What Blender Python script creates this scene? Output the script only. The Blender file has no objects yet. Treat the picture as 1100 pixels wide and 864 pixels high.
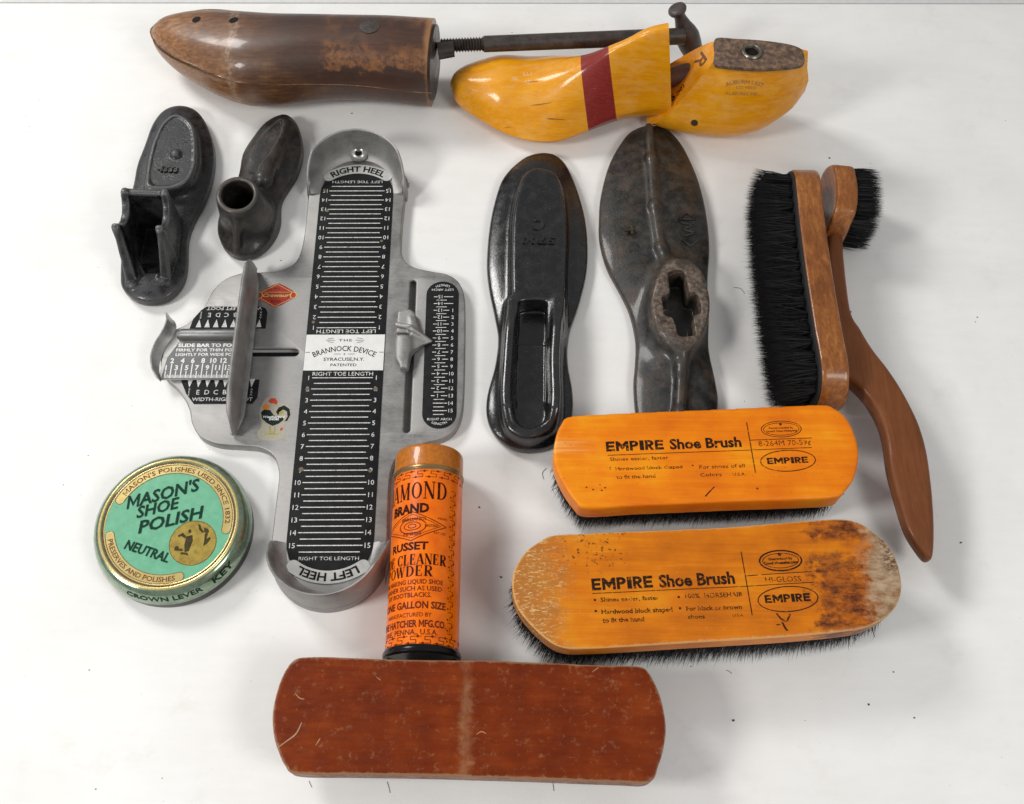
import bpy, bmesh, math, random
import numpy as np
from mathutils import Vector, Matrix
from mathutils.bvhtree import BVHTree
random.seed(7); rng = np.random.default_rng(7)
S = 0.001                                   # all building is done in millimetres
scene = bpy.context.scene
COL = scene.collection

# ------------------------------------------------------------------ camera
FPX, TILT, ROLL, DIST = 1100.0, math.radians(26.85), math.radians(0.81), 688.06
cT, sT = math.cos(TILT), math.sin(TILT)
CAM = np.array([0.0, -DIST*sT, DIST*cT])
zb = np.array([0, -sT, cT]); xb = np.array([1.0, 0, 0]); yb = np.cross(zb, xb)
RC = np.array([xb, yb, zb]); cr, sr = math.cos(ROLL), math.sin(ROLL)
RC = np.array([[cr, sr, 0], [-sr, cr, 0], [0, 0, 1.0]]) @ RC
cd = bpy.data.cameras.new("camera"); cam = bpy.data.objects.new("camera", cd); COL.objects.link(cam)
cd.lens = 36.0; cd.sensor_width = 36.0; cd.clip_start = 0.02; cd.clip_end = 50
M = Matrix.Identity(4)
for i in range(3):
    for j in range(3): M[i][j] = RC[j][i]
    M[i][3] = CAM[i]*S
cam.matrix_world = M
scene.camera = cam

# ------------------------------------------------------------------ light
w = bpy.data.worlds.new("World"); scene.world = w; w.use_nodes = True
bg = w.node_tree.nodes["Background"]; bg.inputs[0].default_value = (0.96, 0.98, 1.0, 1); bg.inputs[1].default_value = 0.33
def lamp(name, loc, size, power, col, tgt=(0, 0.05, 0)):
    l = bpy.data.lights.new(name, 'AREA'); l.shape = 'RECTANGLE'; l.size, l.size_y = size; l.energy = power; l.color = col
    o = bpy.data.objects.new(name, l); COL.objects.link(o); o.location = loc
    o.rotation_euler = (Vector(tgt)-Vector(loc)).to_track_quat('-Z', 'Y').to_euler()
lamp("front_left_softbox", (-0.95, -0.40, 0.85), (0.26, 0.26), 7.4, (1.0, 0.985, 0.955))
lamp("back_left_softbox", (-1.05, 0.85, 1.15), (0.42, 0.42), 14.0, (1.0, 0.985, 0.96))
lamp("front_right_softbox", (0.75, -0.62, 1.05), (0.42, 0.42), 5.4, (1.0, 0.98, 0.95))
vs = scene.view_settings; vs.view_transform = 'Standard'; vs.look = 'None'; vs.exposure = 0.0; vs.gamma = 1.0

# ------------------------------------------------------------------ measuring helpers
def W(px, py, z=0.0):
    """point of the photograph -> world millimetres on the height z where that thing really is"""
    d = np.array([(px-550)/FPX, -(py-432)/FPX, -1.0]) @ RC
    k = (z-CAM[2])/d[2]; p = CAM+d*k
    return (p[0], p[1])
def WL(pts, z): return [W(a, b, z) for a, b in pts]
def smoothloop(P, n=6, closed=True):
    P = [np.array(p, float) for p in P]; N = len(P); out = []
    for i in range(N if closed else N-1):
        if closed: a, b, c, d = P[(i-1) % N], P[i], P[(i+1) % N], P[(i+2) % N]
        else: a, b, c, d = P[max(i-1, 0)], P[i], P[i+1], P[min(i+2, N-1)]
        for k in range(n):
            t = k/n
            out.append(0.5*((2*b)+(c-a)*t+(2*a-5*b+4*c-d)*t*t+(3*b-a-3*c+d)*t**3))
    if not closed: out.append(P[-1])
    return np.array(out)

# ------------------------------------------------------------------ object helpers
def thing(name, label, cat, loc, group=None):
    o = bpy.data.objects.new(name, None); COL.objects.link(o); o.location = (loc[0]*S, loc[1]*S, (loc[2] if len(loc) > 2 else 0)*S)
    o.empty_display_size = 0.02
    o['label'] = label; o['category'] = cat
    if group: o['group'] = group
    return o
def root_of(o):
    v = Vector((0, 0, 0))
    while o is not None: v += Vector(o.location); o = o.parent
    return v
def obj(name, V, F, mat, parent=None, smooth=True, sharp=40, label=None):
    V = np.asarray(V, float)*S
    off = np.array(root_of(parent)) if parent else np.zeros(3)
    me = bpy.data.meshes.new(name)
    me.from_pydata((V-off).tolist(), [], [tuple(int(i) for i in f) for f in F])
    me.validate(); me.update()
    me.materials.append(mat)
    if smooth:
        me.polygons.foreach_set('use_smooth', [True]*len(me.polygons))
        if sharp: me.set_sharp_from_angle(angle=math.radians(sharp))
    o = bpy.data.objects.new(name, me); COL.objects.link(o)
    if parent: o.parent = parent
    if label: o['label'] = label
    return o
class MB:
    def __init__(s): s.V = []; s.F = []
    def add(s, V, F):
        b = len(s.V); s.V += [tuple(v) for v in V]; s.F += [tuple(i+b for i in f) for f in F]
        return s
    def build(s, name, mat, parent=None, **k): return obj(name, s.V, s.F, mat, parent, **k)

# ------------------------------------------------------------------ signed-distance modelling
def poly2(P, X, Y):
    P = np.asarray(P, float); d = np.full(X.shape, 1e18); sgn = np.ones(X.shape)
    N = len(P)
    for i in range(N):
        a = P[i]; b = P[i-1]; e = b-a
        wx = X-a[0]; wy = Y-a[1]
        t = np.clip((wx*e[0]+wy*e[1])/(e@e+1e-12), 0, 1)
        bx = wx-e[0]*t; by = wy-e[1]*t
        d = np.minimum(d, bx*bx+by*by)
        c1 = Y >= a[1]; c2 = Y < b[1]; c3 = e[0]*wy > e[1]*wx
        fl = (c1 & c2 & c3) | (~c1 & ~c2 & ~c3)
        sgn = np.where(fl, -sgn, sgn)
    return sgn*np.sqrt(d)
def extr(d2, Z, z0, z1, r=1.0):
    a = d2+r; b = np.abs(Z-(z0+z1)/2)-(z1-z0)/2+r
    return np.minimum(np.maximum(a, b), 0)+np.sqrt(np.maximum(a, 0)**2+np.maximum(b, 0)**2)-r
def smin(a, b, k):
    h = np.clip(0.5+0.5*(b-a)/k, 0, 1); return b+(a-b)*h-k*h*(1-h)
def smax(a, b, k): return -smin(-a, -b, k)
def capsule(X, Y, Z, a, b, ra, rb=None):
    rb = ra if rb is None else rb
    a = np.array(a, float); b = np.array(b, float); e = b-a
    t = np.clip(((X-a[0])*e[0]+(Y-a[1])*e[1]+(Z-a[2])*e[2])/(e@e), 0, 1)
    return np.sqrt((X-a[0]-e[0]*t)**2+(Y-a[1]-e[1]*t)**2+(Z-a[2]-e[2]*t)**2)-(ra+(rb-ra)*t)
def ellip(X, Y, Z, c, r):
    k = np.sqrt(((X-c[0])/r[0])**2+((Y-c[1])/r[1])**2+((Z-c[2])/r[2])**2)
    return (k-1)*min(r)
def surfnets(fn, lo, hi, h):
    ax = [np.arange(lo[i]-2*h, hi[i]+3*h, h) for i in range(3)]
    X, Y = np.meshgrid(ax[0], ax[1], indexing='ij')
    X = X[:, :, None]; Y = Y[:, :, None]; Z = ax[2][None, None, :]
    F = np.broadcast_to(fn(X, Y, Z), (len(ax[0]), len(ax[1]), len(ax[2]))).astype(float)
    F = np.where(np.abs(F) < 1e-6, 1e-6, F)
    neg = F < 0
    nx, ny, nz = F.shape
    cs = np.zeros((nx-1, ny-1, nz-1), int)
    for i in (0, 1):
        for j in (0, 1):
            for k in (0, 1): cs += neg[i:nx-1+i, j:ny-1+j, k:nz-1+k]
    act = (cs > 0) & (cs < 8)
    idx = -np.ones(act.shape, int); I = np.argwhere(act); idx[act] = np.arange(len(I))
    acc = np.zeros((len(I), 3)); cnt = np.zeros(len(I))
    for a in range(3):
        o1, o2 = [x for x in range(3) if x != a]
        for p in (0, 1):
            for q in (0, 1):
                s0 = I.copy(); s0[:, o1] += p; s0[:, o2] += q
                s1 = s0.copy(); s1[:, a] += 1
                f0 = F[s0[:, 0], s0[:, 1], s0[:, 2]]; f1 = F[s1[:, 0], s1[:, 1], s1[:, 2]]
                m = (f0 < 0) != (f1 < 0)
                t = np.where(m, f0/(f0-f1+1e-20), 0)
                pos = s0.astype(float); pos[:, a] += t
                acc += np.where(m[:, None], pos, 0); cnt += m
    V = acc/cnt[:, None]
    V = V*h+np.array([ax[0][0], ax[1][0], ax[2][0]])
    faces = []
    for a in range(3):
        o1, o2 = [(1, 2), (2, 0), (0, 1)][a]
        sl0 = [slice(None)]*3; sl1 = [slice(None)]*3
        sl0[a] = slice(0, -1); sl1[a] = slice(1, None)
        A = neg[tuple(sl0)]; B = neg[tuple(sl1)]
        E = np.argwhere(A != B)
        ok = (E[:, o1] > 0) & (E[:, o2] > 0) & (E[:, o1] < F.shape[o1]-1) & (E[:, o2] < F.shape[o2]-1)
        E = E[ok]
        inn = A[E[:, 0], E[:, 1], E[:, 2]]
        q = []
        for d1, d2 in ((-1, -1), (0, -1), (0, 0), (-1, 0)):
            c = E.copy(); c[:, o1] += d1; c[:, o2] += d2
            q.append(idx[c[:, 0], c[:, 1], c[:, 2]])
        q = np.array(q).T
        q = np.where(inn[:, None], q, q[:, ::-1])
        faces.append(q)
    Fq = np.concatenate(faces)
    # two light smoothing passes keep cast surfaces soft
    return V, Fq
def relax(V, F, n=1, k=0.5):
    for _ in range(n):
        s = np.zeros_like(V); c = np.zeros(len(V))
        for a in range(4):
            b = (a+1) % 4
            np.add.at(s, F[:, a], V[F[:, b]]); np.add.at(c, F[:, a], 1)
            np.add.at(s, F[:, b], V[F[:, a]]); np.add.at(c, F[:, b], 1)
        V = V*(1-k)+k*s/c[:, None]
    return V
def sdf(name, fn, lo, hi, h, mat, parent, sm=1, **k):
    V, F = surfnets(fn, lo, hi, h)
    if sm: V = relax(V, F, sm)
    k.setdefault('sharp', 0)
    return obj(name, V, F, mat, parent, **k)
def bbox(P, m=2):
    P = np.asarray(P); return P[:, 0].min()-m, P[:, 1].min()-m, P[:, 0].max()+m, P[:, 1].max()+m

# ------------------------------------------------------------------ flat plates, lathes, tubes, lofts
def curve_mesh(cu):
    o = bpy.data.objects.new("tmp", cu); COL.objects.link(o)
    dg = bpy.context.evaluated_depsgraph_get(); dg.update()
    me = o.evaluated_get(dg).to_mesh()
    V = np.array([v.co[:] for v in me.vertices]) if len(me.vertices) else np.zeros((0, 3))
    F = [tuple(p.vertices) for p in me.polygons]
    o.evaluated_get(dg).to_mesh_clear(); bpy.data.objects.remove(o); 
    return V, F
def plate_vf(loops, z0, z1, bevel=0.0, res=2):
    cu = bpy.data.curves.new("tmp", 'CURVE'); cu.dimensions = '2D'; cu.fill_mode = 'BOTH'
    for L in loops:
        sp = cu.splines.new('POLY'); sp.points.add(len(L)-1)
        for p, q in zip(sp.points, L): p.co = (q[0], q[1], 0, 1)
        sp.use_cyclic_u = True
    cu.bevel_depth = bevel; cu.bevel_resolution = res; cu.offset = -bevel
    cu.extrude = max((z1-z0)/2-bevel, 0)
    V, F = curve_mesh(cu); bpy.data.curves.remove(cu)
    V[:, 2] += (z0+z1)/2
    return V, F
def plate(name, loops, z0, z1, mat, parent, bevel=0.0, fn=None, **k):
    V, F = plate_vf(loops, z0, z1, bevel)
    if fn is not None: V = np.array([fn(*v) for v in V])
    # merge doubles so bevels shade smoothly
    o = obj(name, V, F, mat, parent, **k)
    bm = bmesh.new(); bm.from_mesh(o.data); bmesh.ops.remove_doubles(bm, verts=bm.verts, dist=1e-6)
    bmesh.ops.recalc_face_normals(bm, faces=bm.faces)
    bm.to_mesh(o.data); bm.free()
    o.data.polygons.foreach_set('use_smooth', [True]*len(o.data.polygons)); o.data.set_sharp_from_angle(angle=math.radians(k.get('sharp') or 35))
    return o
def lathe_vf(prof, c, n=96, axis='z', a0=0, a1=2*math.pi):
    full = abs(a1-a0-2*math.pi) < 1e-6; V = []; F = []; m = len(prof); nn = n if full else n+1
    for i in range(nn):
        a = a0+(a1-a0)*i/n
        for r, z in prof: V.append((c[0]+r*math.cos(a), c[1]+r*math.sin(a), c[2]+z))
    for i in range(n):
        i2 = (i+1) % nn
        for j in range(m-1): F.append((i*m+j, i2*m+j, i2*m+j+1, i*m+j+1))
    return V, F
def tube_vf(path, rad, n=12, cap=True):
    P = [np.array(p, float) for p in path]; V = []; F = []
    if not hasattr(rad, '__len__'): rad = [rad]*len(P)
    t0 = P[1]-P[0]; t0 /= np.linalg.norm(t0)
    up = np.array([0, 0, 1.0]) if abs(t0[2]) < .9 else np.array([1.0, 0, 0])
    for i, p in enumerate(P):
        t = P[min(i+1, len(P)-1)]-P[max(i-1, 0)]; t /= np.linalg.norm(t)
        s = np.cross(t, up); s /= np.linalg.norm(s); u = np.cross(s, t); up = u
        for k in range(n):
            a = 2*math.pi*k/n; V.append(p+rad[i]*(math.cos(a)*s+math.sin(a)*u))
    for i in range(len(P)-1):
        for k in range(n): F.append((i*n+k, i*n+(k+1) % n, (i+1)*n+(k+1) % n, (i+1)*n+k))
    if cap: F.append(tuple(range(n))[::-1]); F.append(tuple((len(P)-1)*n+k for k in range(n)))
    return V, F
def loft_vf(rings, cap0=True, cap1=True):
    n = len(rings[0]); V = [tuple(p) for r in rings for p in r]; F = []
    for i in range(len(rings)-1):
        for k in range(n): F.append((i*n+k, i*n+(k+1) % n, (i+1)*n+(k+1) % n, (i+1)*n+k))
    if cap0: F.append(tuple(range(n))[::-1])
    if cap1: F.append(tuple((len(rings)-1)*n+k for k in range(n)))
    return V, F
def interp(x, T):
    """smooth (monotone-ish) interpolation in a table of rows (x, a, b, c...)"""
    T = np.asarray(T, float); xs = T[:, 0]
    i = int(np.clip(np.searchsorted(xs, x)-1, 0, len(xs)-2)); x0, x1 = xs[i], xs[i+1]
    t = (x-x0)/(x1-x0); t = min(max(t, 0), 1)
    def sl(j):
        if j <= 0 or j >= len(xs)-1: return (T[min(j+1, len(xs)-1)]-T[max(j-1, 0)])/(xs[min(j+1, len(xs)-1)]-xs[max(j-1, 0)])
        return (T[j+1]-T[j-1])/(xs[j+1]-xs[j-1])
    m0, m1 = sl(i)*(x1-x0), sl(i+1)*(x1-x0); a, b = T[i], T[i+1]
    return (a*(2*t**3-3*t*t+1)+m0*(t**3-2*t*t+t)+b*(-2*t**3+3*t*t)+m1*(t**3-t*t))[1:]

# ------------------------------------------------------------------ lettering
_tc = {}
def raw_text(s, bold=0.0, spacing=1.0, res=2):
    key = (s, bold, spacing, res)
    if key not in _tc:
        cu = bpy.data.curves.new("tmp", 'FONT'); cu.body = s; cu.size = 1.0; cu.offset = bold
        cu.space_character = spacing; cu.align_x = 'LEFT'; cu.resolution_u = res
        V, F = curve_mesh(cu); bpy.data.curves.remove(cu); _tc[key] = (V, F)
    V, F = _tc[key]
    return V.copy(), list(F)
def text_vf(s, size=1.0, bold=0.0, shear=0.0, spacing=1.0, res=2):
    V, F = raw_text(s, bold, spacing, res)
    if len(V) == 0: return V, F
    if bold > 0 and 'M' in s:                       # the M's outline folds over itself when emboldened: draw it from bars
        m0 = raw_text('M')[0]; wm = m0[:, 0].max()-m0[:, 0].min(); V = list(map(tuple, V))
        for i, ch in enumerate(s):
            if ch != 'M': continue
            xr = raw_text(s[:i+1], 0.0, spacing, res)[0][:, 0].max(); x0, x1 = xr-wm-bold, xr+bold
            F = [f for f in F if not all(x0-.012 <= V[a][0] <= x1+.012 for a in f)]
            y0, y1 = -bold, .70+bold; q = .075+2*bold; d = q*1.75; m = (x0+x1)/2; yv = y0+.1; b = len(V)
            P = [(x0, y0), (x0+q, y0), (x0+q, y1), (x0, y1), (x1-q, y0), (x1, y0), (x1, y1), (x1-q, y1), (x0+q, y1-d), (m, yv), (m, yv+d), (x1-q, y1-d)]
            V += [(p[0], p[1], 0) for p in P]
            F += [(b, b+1, b+2, b+3), (b+4, b+5, b+6, b+7), (b+8, b+9, b+10, b+2), (b+9, b+11, b+7, b+10)]
        V = np.array(V)
        used = sorted({a for f in F for a in f}); re = {o: n for n, o in enumerate(used)}
        V = V[used]; F = [tuple(re[a] for a in f) for f in F]
    c = (V[:, 0].max()+V[:, 0].min())/2
    V[:, 0] -= c
    V[:, 1] -= 0.35                                  # centred on the capital height (about 0.7)
    V[:, 0] += shear*V[:, 1]
    return V*size, F
def T(mb, s, x, y, h, wd=None, bold=0.0, rot=0.0, shear=0.0, spacing=1.0, arc=None, res=2):
    """h = capital height, wd = total width; arc = radius (+ text on top of circle, - text inside bottom), x,y = circle centre, rot = mid angle"""
    V, F = text_vf(s, h/0.70, bold, shear, spacing, res)
    if len(V) == 0: return
    if wd:
        V[:, 0] *= wd/(V[:, 0].max()-V[:, 0].min())
    if arc:
        a = rot+(math.pi/2-V[:, 0]/arc if arc > 0 else -math.pi/2+V[:, 0]/(-arc))
        r = abs(arc)+(V[:, 1] if arc > 0 else -V[:, 1])
        P = np.stack([x+r*np.cos(a), y+r*np.sin(a)], 1)
    else:
        c, s_ = math.cos(rot), math.sin(rot)
        P = np.stack([x+V[:, 0]*c-V[:, 1]*s_, y+V[:, 0]*s_+V[:, 1]*c], 1)
    mb.add([(p[0], p[1], 0) for p in P], F)
def seg(mb, x0, y0, x1, y1, w):
    d = math.hypot(x1-x0, y1-y0); nx, ny = -(y1-y0)/d*w/2, (x1-x0)/d*w/2
    mb.add([(x0-nx, y0-ny, 0), (x1-nx, y1-ny, 0), (x1+nx, y1+ny, 0), (x0+nx, y0+ny, 0)], [(0, 1, 2, 3)])
def pline(mb, pts, w, closed=False):
    pts = [tuple(p) for p in pts]; n = len(pts); m = n if closed else n-1
    for i in range(m):
        a, b = pts[i], pts[(i+1) % n]
        if math.hypot(a[0]-b[0], a[1]-b[1]) > 1e-6: seg(mb, *a, *b, w)
def ring2(mb, cx, cy, rx, ry, w, n=60, rot=0.0, a0=0, a1=2*math.pi):
    c, s_ = math.cos(rot), math.sin(rot); V = []; F = []
    for i in range(n+1):
        a = a0+(a1-a0)*i/n
        for k in (-w/2, w/2):
            X = (rx+k)*math.cos(a); Y = (ry+k)*math.sin(a); V.append((cx+X*c-Y*s_, cy+X*s_+Y*c, 0))
    for i in range(n): F.append((2*i, 2*i+1, 2*i+3, 2*i+2))
    mb.add(V, F)
def poly(mb, pts): mb.add([(p[0], p[1], 0) for p in pts], [tuple(range(len(pts)))])
def disc2(mb, cx, cy, r, n=20): poly(mb, [(cx+r*math.cos(2*math.pi*i/n), cy+r*math.sin(2*math.pi*i/n)) for i in range(n)])
def mapped(mb, fn, name, mat, parent, **k):
    if not mb.V: return None
    V = [fn(v[0], v[1]) for v in mb.V]
    keep = [i for i, v in enumerate(V) if v is not None]
    if len(keep) < len(V):
        re = {o: n for n, o in enumerate(keep)}
        F = [tuple(re[i] for i in f) for f in mb.F if all(i in re for i in f)]; V = [V[i] for i in keep]
    else: F = mb.F
    return obj(name, V, F, mat, parent, smooth=False, **k)
def subdivide_faces(mb, maxlen):
    """cut long faces so that they can follow a curved surface"""
    bm = bmesh.new(); vs_ = [bm.verts.new(v) for v in mb.V]
    for f in mb.F:
        try: bm.faces.new([vs_[i] for i in f])
        except ValueError: pass
    for _ in range(4):
        ed = [e for e in bm.edges if e.calc_length() > maxlen]
        if not ed: break
        bmesh.ops.subdivide_edges(bm, edges=ed, cuts=1, use_grid_fill=True)
    bmesh.ops.triangulate(bm, faces=bm.faces)
    bm.verts.index_update(); out = MB(); out.V = [tuple(v.co) for v in bm.verts]; out.F = [tuple(v.index for v in f.verts) for f in bm.faces]; bm.free()
    return out
def block_word(mb, word, x, y, h, wd, t=.27):
    '''heavy poster capitals made of bars; x,y = left end and mid height'''
    W_ = {'M': 1.25, 'I': .42}
    tot = sum(W_.get(c, .86) for c in word)+.12*(len(word)-1); k = wd/tot; y -= h/2
    for c in word:
        w_ = W_.get(c, .86)*k; q = t*k; X0, X1 = x, x+w_
        R_ = lambda a, b, c2, d: poly(mb, [(a, y+b*h), (c2, y+b*h), (c2, y+d*h), (a, y+d*h)])
        if c in 'EIPRM': R_(X0, 0, X0+(q if c != 'I' else w_), 1)
        if c == 'E': R_(X0+q, 0, X1, .23); R_(X0+q, .39, X1-.08*w_, .61); R_(X0+q, .77, X1, 1)
        if c == 'M':
            R_(X1-q, 0, X1, 1); m = (X0+X1)/2; poly(mb, [(X0+q, y+h), (X0+q, y+.55*h), (m, y+.12*h), (X1-q, y+.55*h), (X1-q, y+h), (m, y+.62*h)])
        if c in 'PR':
            n = 10; cx = X1-.52*w_; cy = y+.69*h; V = []
            for i in range(n+1):
                a = -math.pi/2+math.pi*i/n
                for s in (1, .30): V.append((cx+(X1-cx)*s*math.cos(a), cy+.31*h*s*math.sin(a), 0))
            mb.add(V, [(2*i, 2*i+1, 2*i+3, 2*i+2) for i in range(n)]); R_(X0+q, .38, cx, .59); R_(X0+q, .79, cx, 1)
            if c == 'R': poly(mb, [(X0+q, y+.42*h), (X0+q*2.0, y+.42*h), (X1, y), (X1-q*1.1, y)])
        x += w_+.12*k
# condensed letters with thick and thin strokes and slab serifs (cell 0..w, 0..1); strokes (x0,y0,x1,y1,thick?)
def serif_word(mb, word, x, y, h, adv, thick=0.17, thin=0.06, sc=0.78):
    """x = left edge, y = baseline, adv = list or number of letter advances"""
    for ch in word:
        a = adv; w_ = {'M': 1.15, 'W': 1.2, 'I': .5, 'O': 1.0, ' ': .45, 'L': .85, 'E': .85, 'F': .82, 'T': .9, '.': .35}.get(ch, 1.0)*a
        X = lambda u: x+(0.08+0.84*u)*w_
        Yf = lambda v: y+v*h
        def st(x0, y0, x1, y1, t): seg(mb, X(x0), Yf(y0), X(x1), Yf(y1), t*h*sc)
        def sf(u, v, ww=.26): seg(mb, X(u)-ww*w_*.55, Yf(v+(.022 if v < .5 else -.022)), X(u)+ww*w_*.55, Yf(v+(.022 if v < .5 else -.022)), .05*h)
        def bowl(cx, cy, rx, ry, a0, a1, t=None):
            n = 14; V = []; F = []
            for i in range(n+1):
                A = a0+(a1-a0)*i/n; tt = (thin+(thick-thin)*abs(math.cos(A))**1.3)*h*sc
                for k in (-.5, .5): V.append((X(cx)+(rx*.84*w_+k*tt)*math.cos(A), Yf(cy)+(ry*h+k*tt)*math.sin(A), 0))
            for i in range(n): F.append((2*i, 2*i+1, 2*i+3, 2*i+2))
            mb.add(V, F)
        pi = math.pi
        if ch == 'A': st(.05, 0, .48, 1, thin); st(.95-.04, 0, .5, 1, thick); st(.2, .33, .75, .33, thin); sf(.05, 0); sf(.9, 0)
        elif ch == 'M': st(.12, 0, .12, 1, thin); st(.12, 1, .5, .05, thick); st(.5, .05, .85, 1, thin); st(.87, 0, .87, 1, thick); [sf(u, v, .22) for u in (.12, .87) for v in (0, 1)]
        elif ch == 'N': st(.12, 0, .12, 1, thin); st(.12, 1, .86, 0, thick); st(.88, 0, .88, 1, thin); sf(.12, 0); sf(.12, 1); sf(.88, 1)
        elif ch == 'O': bowl(.5, .5, .40, .46, 0, 2*pi)
        elif ch == 'C': bowl(.55, .5, .42, .46, pi*.22, pi*1.78); st(.9, .68, .9, .95, thin)
        elif ch == 'G': bowl(.55, .5, .42, .46, pi*.22, pi*1.78); st(.88, .05, .88, .45, thick*.8); sf(.85, .47); st(.9, .68, .9, .95, thin)
        elif ch == 'D': st(.2, 0, .2, 1, thick); bowl(.38, .5, .5, .47, -pi/2, pi/2); seg(mb, X(.05), Yf(.03), X(.42), Yf(.03), .06*h); seg(mb, X(.05), Yf(.97), X(.42), Yf(.97), .06*h)
        elif ch == 'I': [sf(.5, v, .6) for v in (0, 1)]; st(.5, 0, .5, 1, thick)
        elif ch in 'EFL':
            st(.22, 0, .22, 1, thick)
            if ch != 'F': seg(mb, X(.05), Yf(.03), X(.88), Yf(.03), .06*h); st(.88, 0, .88, .28, thin)
            else: sf(.22, 0, .4)
            if ch != 'L': seg(mb, X(.05), Yf(.97), X(.85), Yf(.97), .06*h); st(.85, .72, .85, 1, thin); st(.22, .52, .65, .52, thin); st(.65, .4, .65, .64, thin)
            else: sf(.22, 1, .4)
        elif ch in 'PRB':
            st(.22, 0, .22, 1, thick); bowl(.45, .74, .36, .235, -pi/2, pi/2); seg(mb, X(.05), Yf(.975), X(.48), Yf(.975), .05*h); st(.22, .5, .48, .5, thin); sf(.22, 0, .36)
            if ch == 'R': st(.45, .5, .85, 0, thick); sf(.9, 0, .2)
            if ch == 'B': bowl(.45, .26, .42, .235, -pi/2, pi/2); seg(mb, X(.05), Yf(.025), X(.48), Yf(.025), .05*h)
        elif ch == 'W': st(.02, 1, .28, 0, thick); st(.28, 0, .5, .95, thin); st(.5, .95, .74, 0, thick); st(.74, 0, .97, 1, thin); sf(.05, 1, .2); sf(.5, 1, .2); sf(.95, 1, .2)
        elif ch == 'H': st(.18, 0, .18, 1, thick); st(.84, 0, .84, 1, thick); st(.18, .5, .84, .5, thin); [sf(u, v) for u in (.18, .84) for v in (0, 1)]
        elif ch == 'T': st(.5, 0, .5, 1, thick); seg(mb, X(.03), Yf(.97), X(.97), Yf(.97), .06*h); st(.03, .72, .03, 1, thin); st(.97, .72, .97, 1, thin); sf(.5, 0)
        elif ch == '.': disc2(mb, X(.3), Yf(.07), .08*h, 8)
        x += w_
    return x

# ------------------------------------------------------------------ materials
def new_mat(name):
    m = bpy.data.materials.new(name); m.use_nodes = True; nt = m.node_tree
    return m, nt, nt.nodes['Principled BSDF']
class NT:
    def __init__(s, nt): s.nt = nt; s.tc = nt.nodes.new('ShaderNodeTexCoord')
    def n(s, t, **k):
        x = s.nt.nodes.new(t)
        for a, b in k.items(): setattr(x, a, b)
        return x
    def link(s, a, b): s.nt.links.new(a, b)
    def co(s, scale=(1, 1, 1), rot=(0, 0, 0), loc=(0, 0, 0)):
        """object coordinates in centimetres"""
        m = s.n('ShaderNodeMapping'); m.inputs['Scale'].default_value = [100*v for v in scale]; m.inputs['Rotation'].default_value = rot; m.inputs['Location'].default_value = loc
        s.link(s.tc.outputs['Object'], m.inputs['Vector']); return m.outputs[0]
    def noise(s, co, scale=1, detail=4, rough=.55, dist=0):
        x = s.n('ShaderNodeTexNoise'); x.inputs['Scale'].default_value = scale; x.inputs['Detail'].default_value = detail; x.inputs['Roughness'].default_value = rough; x.inputs['Distortion'].default_value = dist
        s.link(co, x.inputs['Vector']); return x.outputs[0]
    def ramp(s, v, stops, interp='LINEAR'):
        x = s.n('ShaderNodeValToRGB'); x.color_ramp.interpolation = interp
        e = x.color_ramp.elements
        while len(e) < len(stops): e.new(0.5)
        for el, (p, c) in zip(e, stops): el.position = p; el.color = (c, c, c, 1) if not hasattr(c, '__len__') else (*c, 1)
        s.link(v, x.inputs[0]); return x.outputs[0]
    def mix(s, f, a, b, bt='MIX'):
        x = s.n('ShaderNodeMix', data_type='RGBA', blend_type=bt); 
        if hasattr(f, 'links'): s.link(f, x.inputs[0])
        else: x.inputs[0].default_value = f
        for v, i in ((a, 6), (b, 7)):
            if hasattr(v, 'links'): s.link(v, x.inputs[i])
            else: x.inputs[i].default_value = (*v, 1) if len(v) == 3 else v
        return x.outputs[2]
    def math(s, op, a, b=None, c=None, clamp=False):
        x = s.n('ShaderNodeMath', operation=op); x.use_clamp = clamp
        for i, v in enumerate((a, b, c)):
            if v is None: continue
            if hasattr(v, 'links'): s.link(v, x.inputs[i])
            else: x.inputs[i].default_value = v
        return x.outputs[0]
    def sep(s):
        """object position in mm: x, y, z sockets"""
        m = s.n('ShaderNodeMapping'); m.inputs['Scale'].default_value = (1000, 1000, 1000); s.link(s.tc.outputs['Object'], m.inputs['Vector'])
        x = s.n('ShaderNodeSeparateXYZ'); s.link(m.outputs[0], x.inputs[0]); return x.outputs
    def lin(s, v, a, b, t0=0.0, t1=1.0):
        x = s.n('ShaderNodeMapRange'); x.interpolation_type = 'SMOOTHSTEP'; s.link(v, x.inputs[0])
        for i, q in zip((1, 2, 3, 4), (a, b, t0, t1)): x.inputs[i].default_value = q
        return x.outputs[0]
    def bump(s, v, strength, dist, bsdf):
        x = s.n('ShaderNodeBump'); x.inputs['Strength'].default_value = strength; x.inputs['Distance'].default_value = dist*S
        s.link(v, x.inputs['Height']); s.link(x.outputs[0], bsdf.inputs['Normal'])
def simple(name, col, rough=.5, metal=0.0, coat=0.0, var=0.12, nscale=2.0, bump=0.0, spec=None):
    m, nt, b = new_mat(name); k = NT(nt)
    n = k.noise(k.co(), nscale, 5)
    c0 = [v*(1-var) for v in col]; c1 = [min(1, v*(1+var)) for v in col]
    k.link(k.ramp(n, [(.3, c0), (.7, c1)]), b.inputs['Base Color'])
    b.inputs['Roughness'].default_value = rough; b.inputs['Metallic'].default_value = metal; b.inputs['Coat Weight'].default_value = coat
    b.inputs['Specular IOR Level'].default_value = spec if spec is not None else (.12 if ('print' in name or 'ink' in name or 'enamel' in name or 'dust' in name or 'hair' in name) else .4)
    if bump: k.bump(n, .5, bump, b)
    return m
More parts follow.
